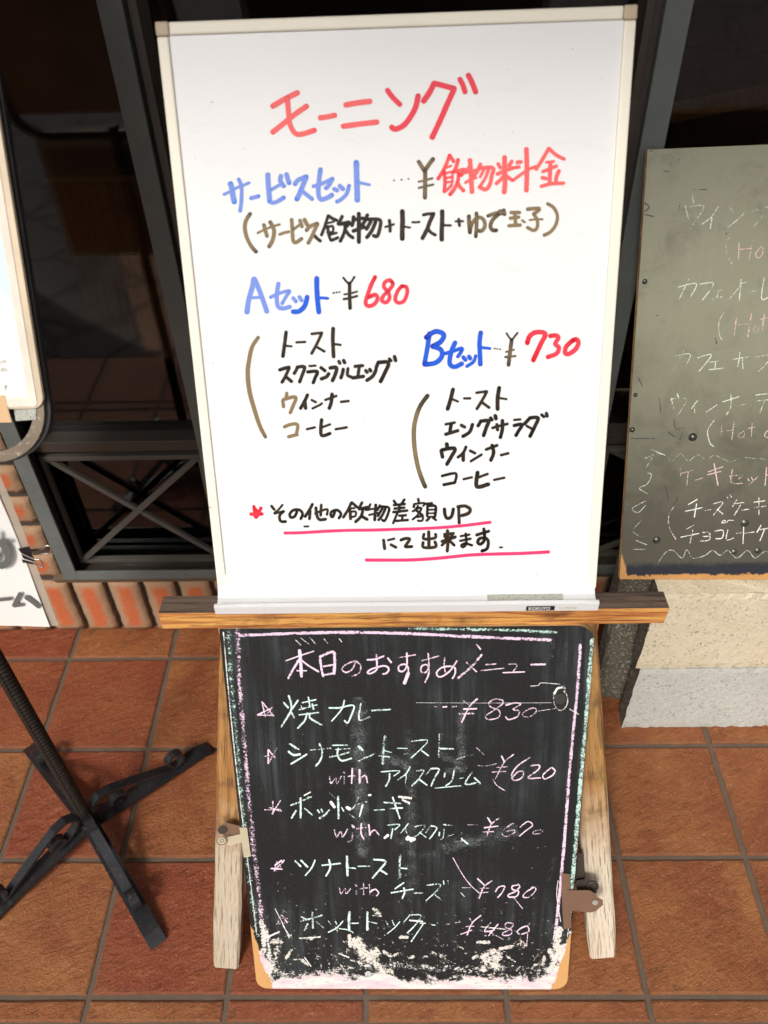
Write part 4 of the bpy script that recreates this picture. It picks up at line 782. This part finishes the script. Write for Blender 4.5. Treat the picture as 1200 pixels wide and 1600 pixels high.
O_(CH_OLDW, s, 1.9, "532,1105 658,1081 620,1168 / 605,1052 537,1193 / 682,1085 778,1081 702,1193 / 772,1130 833,1126:1.6 / 810,1132 801,1178:1.6 / 767,1190 843,1171:1.9 / 892,1100 1003,1071 / 970,1052 956,1198:2.2 / 960,1102 892,1183 / 1017,1140 1073,1131 / 1130,1042 1112,1188 1185,1160 / 865,1262 817,1340 817,1430 838,1473:1.6", 'chalk writing of cafe au lait', dens=.02)
O_(CH_OLDW, t, 1.8, "477,70 583,56 550,138 / 540,37 472,163 / 632,80 723,61 642,168 / 712,110 768,101 / 750,112 745,148 / 707,158 783,151 / 792,148 803,148 / 867,90 978,71 / 910,47 896,138 / 925,82 930,153 / 1012,75 1120,68 1032,173 / 497,317 505,338:2.4 / 457,347 475,413:2 / 462,350 558,351 525,420 492,468 / 630,362 592,413 / 610,397 612,443 / 687,347 710,383:1.5 / 687,438 763,387:1.6 / 797,370 903,336 / 850,322 850,400 822,453:2.5 / 912,392 948,386 / 1012,325 1130,313:1.6 / 1012,365 1130,353:1.6 / 1070,367 1042,438:1.6 / 740,492 697,560 712,640 738,663:1.6", 'chalk writing of cafe cappuccino and winner tea', dens=.02)
O_(CH_OLDP, t, 1.8, "790,522 786,598:2.2 / 870,507 856,618:2.2 / 787,565 863,556:1.6 / 935,562 902,585 907,608 935,600 940,572:1.4 / 990,512 985,598:1.5 / 962,545 1008,536:1.5 / 1120,545 1080,570 1075,600 1110,605:1.5 / 517,802 520,858:1.5 / 527,840 613,816:1.5 / 570,832 560,918:1.6 / 617,885 663,871:1.8 / 702,830 798,797:1.7 / 697,850 788,826:1.7 / 740,777 765,918:2 / 837,860 928,851 900,878:1.8 / 860,817 850,890 880,908 928,905:1.8 / 960,872 970,888:1.6 / 985,867 995,883:1.6 / 1028,862 962,923:1.6 / 1085,802 1075,918:2.2 / 1085,850 1140,862 / 477,1057 442,1120 446,1200 488,1273:2.2", 'pink chalk heading of the cake set', dens=.03)
O_(CH_WHITE, t, 1.9, "628,1012 572,1045 / 552,1090 663,1066 / 625,1042 610,1128 / 677,1085 718,1079 / 737,1040 798,1031 737,1113 / 760,1077 798,1108 / 820,987 830,1003:1.6 / 845,982 855,998:1.6 / 890,1012 862,1058 / 882,1040 938,1031 / 915,1047 872,1118 / 922,1082 968,1076 / 1002,1030 1073,1021 / 1002,1065 1078,1056 / 1035,1002 1035,1113 / 800,1152 790,1165 810,1165 815,1152 802,1150:1.2 / 825,1163 835,1150 868,1150:1.2 / 603,1182 557,1208 / 522,1260 638,1236 / 600,1212 582,1298 / 662,1230 708,1231 708,1278 652,1285:1.8 / 667,1255 708,1255:1.8 / 747,1220 798,1216 793,1265 752,1270 / 830,1212 820,1278 868,1266 / 887,1235 918,1231 / 935,1182 930,1303 / 942,1235 1003,1226:1.6 / 1048,1182 1022,1228 / 1042,1210 1125,1198 / 1070,1212 1042,1283", 'white chalk writing of cheese cake or chocolate cake', dens=.03)
O_(CH_OLDW, t, 1.2, "285,740 350,712 420,722 460,758 520,712 570,758 630,717 690,750 740,722 800,747 850,763 930,737 1000,742 1080,747 / 325,682 420,722 / 290,742 340,722 292,803 / 300,837 328,850 300,910 247,938 300,973 / 290,1022 202,1070 240,1098 288,1052 / 260,1152 207,1215 240,1248 273,1255 / 212,1340 288,1340 / 227,1282 298,1310 / 372,1430 420,1362 470,1347 530,1398 560,1342 600,1398 680,1380 730,1347 780,1380 830,1347 890,1398 960,1347 1010,1398 1080,1352 1140,1390", 'thin wavy chalk border', dens=-.02)
O_(CH_OLDD, s, 2.2, "300,520 330,550 300,580 / 300,600 360,615 / 545,510 540,560 / 640,430 740,425 / 850,680 870,740 / 470,250 540,215:1.4 / 430,300 470,302:1.2 / 320,170 385,150 340,205:1.6 / 350,1312 400,1298:1.6 / 790,1460 800,1500", 'ghost marks of rubbed out chalk', dens=.06)
O_(CH_OLDD, t, 2.2, "475,490 490,550 540,548 500,650 / 440,570 480,600 / 420,920 440,1020 / 500,1000 470,1060 / 190,610 350,612 / 240,210 270,270 / 380,350 390,440:1.6", dens=.06)
def stud(u, v, r, h=.003):
    p = on_plane(u, v, oB, nB); mb = MB(); vs = []; n = 14
    for k in range(n): a_ = 2*math.pi*k/n; vs.append(p+exB*(r*math.cos(a_))+eyB*(r*math.sin(a_)))
    for k in range(n): a_ = 2*math.pi*k/n; vs.append(p+nB*h*.8+exB*(r*.7*math.cos(a_))+eyB*(r*.7*math.sin(a_)))
    vs.append(p+nB*h); fs = [(k, (k+1) % n, n+(k+1) % n, n+k) for k in range(n)]+[(n+k, n+(k+1) % n, 2*n) for k in range(n)]
    mb.add(vs, fs, 0, True).build('nail_head', M_STUD, sb)
M_STUD = mat_simple('dull_nail', (.10, .10, .09), .3, .7, .2)
stud(1082.5, 683, .0062, .0045); stud(1026, 844, .0058); stud(988, 671.5, .004); stud(1007.5, 440, .0035, .002); stud(1164, 818, .006, .002); stud(1147, 863, .005, .002); stud(1184, 861, .005, .002); stud(993, 617, .003)

# ------------------------------------------------------------------ iron sign stand at the left
CX, CY = .1445, .0455
ss = thing('sign_stand', Vector((CX, CY, 0)), 'black wrought iron sign stand with scrolled feet, ribbed pole and rounded sign frame', 'sign stand')
pts, rr = [], []
z = .040
while z < .806:
    for dz, r in ((0, .0088), (.0018, .0106), (.0042, .0106), (.0060, .0088)): pts.append((CX, CY, z+dz)); rr.append(r)
    z += .0078
pole = MB().tube(pts, rr, 14).build('pole', M_RUSTBAR, ss)
mb = MB()
for sx in (-1, 1): mb.box(CX-.0016, CX+.0016, CY+sx*.0095-.0012, CY+sx*.0095+.0012, .042, .80)
mb.build('rib', M_RUSTBAR, pole)
def iron_leg(ang, L, curl=True):
    u = Vector((math.cos(ang), math.sin(ang), 0)); sd_ = Vector((-u.y, u.x, 0)); P = lambda r, z: Vector((CX, CY, 0))+u*r+Vector((0, 0, z))
    mb = MB(); mb.sweep([P(.006, .034), P(.03, .030), P(.09, .0225), P(.15, .0165), P(L-.03, .0135), P(L-.018, .012), P(L-.006, .0075), P(L, .0032)], sd_, .026, .0058)
    o = mb.build('leg', M_IRON, ss)
    q = []
    for k in range(15):
        a_ = R(-60+k*-24); r_ = .0052+.0003*k; q.append((.054+r_*1.6*math.cos(a_), .0455+r_*1.6*math.sin(a_)))
    q = q[:13]
    up_ = [(.034, .044), (.022, .052), (.014, .064), (.016, .078), (.030, .0865), (.050, .083), (.078, .068), (.108, .051), (.132, .0375), (.148, .0280), (.157, .0248)]
    c2 = []
    for k in range(15):
        a_ = R(-90+k*24); r_ = .0185-.0006*k; c2.append((.160+r_*math.cos(a_), .0430+r_*math.sin(a_)))
    mb = MB(); mb.sweep([P(r_, z_) for r_, z_ in q[::-1]+up_+c2], sd_, .0145, .0044); mb.build('scroll', M_IRON, o)
    return o
for fx, fy in ((.288, -.130), (.312, .198), (-.014, .203), (.0205, -.092)):
    d = Vector((fx-CX, fy-CY)); iron_leg(math.atan2(d.y, d.x), d.length)
MB().box(CX-.013, CX+.013, CY-.013, CY+.013, .030, .046, .003).build('hub', M_IRON, ss)
# framed sign leaning back on the pole
TS = R(24); P0 = Vector((CX, .043, .797)); eyS = Vector((0, math.sin(TS), math.cos(TS))); exS = Vector((1, 0, 0)); nS = exS.cross(eyS)
MS = Matrix((exS, eyS, nS)).transposed().to_4x4(); MS.translation = P0
HW = .1690; HH = .62
def band(mb, w, t, x0, x1, y0, y1, r, zc, rtop=None):
    ol = rrect(x0, x1, y0, y1, (r, r, rtop or r, rtop or r), 10); il = rrect(x0+w, x1-w, y0+w, y1-w, (max(r-w, .002),)*2+(max((rtop or r)-w, .002),)*2, 10); n = len(ol)
    vs = [(x, y, zc+t/2) for x, y in ol]+[(x, y, zc+t/2) for x, y in il]+[(x, y, zc-t/2) for x, y in ol]+[(x, y, zc-t/2) for x, y in il]
    fs = []
    for i in range(n):
        j = (i+1) % n; fs += [(i, j, n+j, n+i), (2*n+i, 3*n+i, 3*n+j, 2*n+j), (i, 2*n+i, 2*n+j, j), (n+i, n+j, 3*n+j, 3*n+i)]
    return mb.add(vs, fs, 0, False, MS)
hoop = band(MB(), .0108, .006, -HW, HW, -.0005, HH, .056, -.0062).build('hoop', M_HOOP, ss)
band(MB(), .0046, .008, -HW-.0044, HW+.0044, -.0022, HH+.0044, .058, -.0120).build('hoop_rim', M_BLACK, hoop)
PX1 = .1712; PY0 = .0535
panel = MB().prism(rrect(-PX1, PX1, PY0, HH-.02, (.012, .012, .012, .012)), -.004, .0005, MS, 0).build('sign_panel', M_PANELGREY, ss)
def mat_poster():
    mt, nt, b, out = newmat('pale_poster'); g = N(nt); c = g.coord(); n = g.noise(c, 7, 3, .5); n2 = g.noise(g.coord((1, 2, 2)), 9, 3, .5, .4)
    base = g.mix(g.step(n, .46, .52), (.80, .80, .74), (.60, .74, .76)); base = g.mix(g.step(n2, .56, .62), base, (.82, .75, .55))
    g.put(b.inputs['Base Color'], base); b.inputs['Roughness'].default_value = .18; return mt
poster = MB().prism(rrect(-.158, .158, PY0+.0085, HH-.035, (.001,)*4), .0005, .0011, MS).build('poster', mat_poster(), panel)
band(MB(), .0075, .0012, -.1650, .1650, PY0+.0022, HH-.03, .004, .0008).build('clear_border', mat_simple('clear_border', (.70, .63, .54), .2, var=.3, scale=18), panel)
def S_(mat, reg, w, txt, z=.0016): 
    return write('printed_text', poster, MS, z, mat, reg, w, txt)
SP = (0, 400, 4.444)
S_(M_GREYINK, SP, .9, "-30,905 -6,903 / -18,898 -18,918 / -30,913 -8,912 / -18,918 -26,922 / 24,906 52,903 / 40,899 40,912 34,917 38,921 34,932 / -60,905 -36,903")
S_(M_GREYINK, SP, .6, "10,782 42,780 42,806 / 10,782 10,806 / 24,782 24,795 / 10,795 42,794 / -20,788 2,788 / -14,780 -14,804 / 5,730 20,730 20,748 / 5,735 5,748 / 26,728 36,728 36,746 / 26,735 36,735")
MB().prism([(-.16, PY0-.013), (.1375, PY0-.013), (.1350, PY0+.0135), (-.16, PY0+.0135)], .0012, .0018, MS).build('tape', M_TAPE, panel)
MB().prism([(.1400, PY0-.0125), (.160, PY0-.0115), (.162, PY0-.0005), (.1400, PY0-.001)], -.0035, -.002, MS).build('peeled_sticker', M_STICKER, panel)

# sheet hanging from the sign's lower band
YS = .034
def mat_clear():
    mt, nt, b, out = newmat('clear_sleeve'); g = N(nt); tr = g.n('ShaderNodeBsdfTransparent'); tr.inputs[0].default_value = (.9, .88, .84, 1); mx = g.n('ShaderNodeMixShader')
    b.inputs['Base Color'].default_value = (.55, .48, .40, 1); b.inputs['Roughness'].default_value = .15
    g.put(mx.inputs[0], .62); g.put(mx.inputs[1], tr.outputs[0]); g.put(mx.inputs[2], b.outputs[0]); nt.links.new(mx.outputs[0], out.inputs[0]); return mt
def curl_sheet(xl, xr_top, xr_bot, ztop, zbot, y, name, mat, parent, c=.010):
    NX, NZ = 16, 14; vs, fs = [], []
    for t_ in (0, 1):
        for j in range(NZ+1):
            f = j/NZ; z_ = ztop+(zbot-ztop)*f; xr = xr_top+(xr_bot-xr_top)*f
            for i in range(NX+1):
                g_ = i/NX; bend = c*max(0, f-.45)**2*4*max(0, g_-.55)**2*5
                vs.append((xl+(xr-xl)*g_, y-bend+t_*.0004+.0015*math.sin(6*f)*g_, z_+bend*.4))
    o = (NX+1)*(NZ+1)
    for j in range(NZ):
        for i in range(NX):
            a_ = j*(NX+1)+i; fs += [(a_, a_+NX+1, a_+NX+2, a_+1), (o+a_, o+a_+1, o+a_+NX+2, o+a_+NX+1)]
    return MB().add(vs, fs, 0, True).build(name, mat, parent)
ps = thing('paper_notice', Vector((.12, YS, .555)), 'white paper notice with big grey lettering in a clear sleeve, hanging below the framed sign', 'paper notice')
curl_sheet(-.01, .2615, .2535, .786, .5545, YS+.0016, 'clear_sleeve', mat_clear(), ps, .0035)
curl_sheet(0, .2520, .2440, .770, .5555, YS, 'sheet', M_PAPER, ps, .004)
IP = Matrix((Vector((1, 0, 0)), Vector((0, 0, 1)), Vector((0, -1, 0)))).transposed().to_4x4(); IP.translation = Vector((.12, YS, .55))
s = (0, 720, 5.714)
write('lettering', ps, IP, .0052, M_GREYINK, s, 7, "-120,722 0,718 72,712:6 / -30,640 -30,860 -60,900 -90,880 -60,850 0,838:7 / 6,735 46,768 70,830 72,878 54,918 6,938:11 / -150,1245 0,1240 92,1230:5.5 / 180,1188 150,1245 125,1292:7 / 125,1295 200,1284:5.5 / 235,1218 290,1255 345,1300:7.5")
bc = thing('binder_clip', Vector((.2515, YS, .675)), 'small black binder clip with silver wire arms pinching the edge of the paper notice', 'binder clip')
pS = lambda u, v, y: CAM + ray(u, v)*((y-CAM.y)/ray(u, v).y)
def slab(px, y0, y1):
    n = len(px); vs = [pS(u, v, y0) for u, v in px]+[pS(u, v, y1) for u, v in px]
    return MB().add(vs, [tuple(range(n)), tuple(range(2*n-1, n-1, -1))]+[(i, n+i, n+(i+1) % n, (i+1) % n) for i in range(n)])
slab([(28.5, 857), (46, 853.5), (54, 876), (51, 882), (38, 879), (36, 880), (34, 874), (36, 872)], YS-.006, YS+.007).build('body', M_BLACK, bc)
def wire(px, y): 
    P = smooth_pts(px); MB().tube([pS(u, v, y) for u, v in P], .0009, 8).build('wire_arm', M_WIRE, bc)
wire([(46, 860), (62, 858), (70, 853), (77, 853), (80, 858), (77, 864), (70, 865), (52, 866)], YS+.004)
wire([(32, 864), (45, 870), (55, 874), (61, 874), (66, 880), (66, 886), (60, 884), (52, 878), (35, 873)], YS-.008)
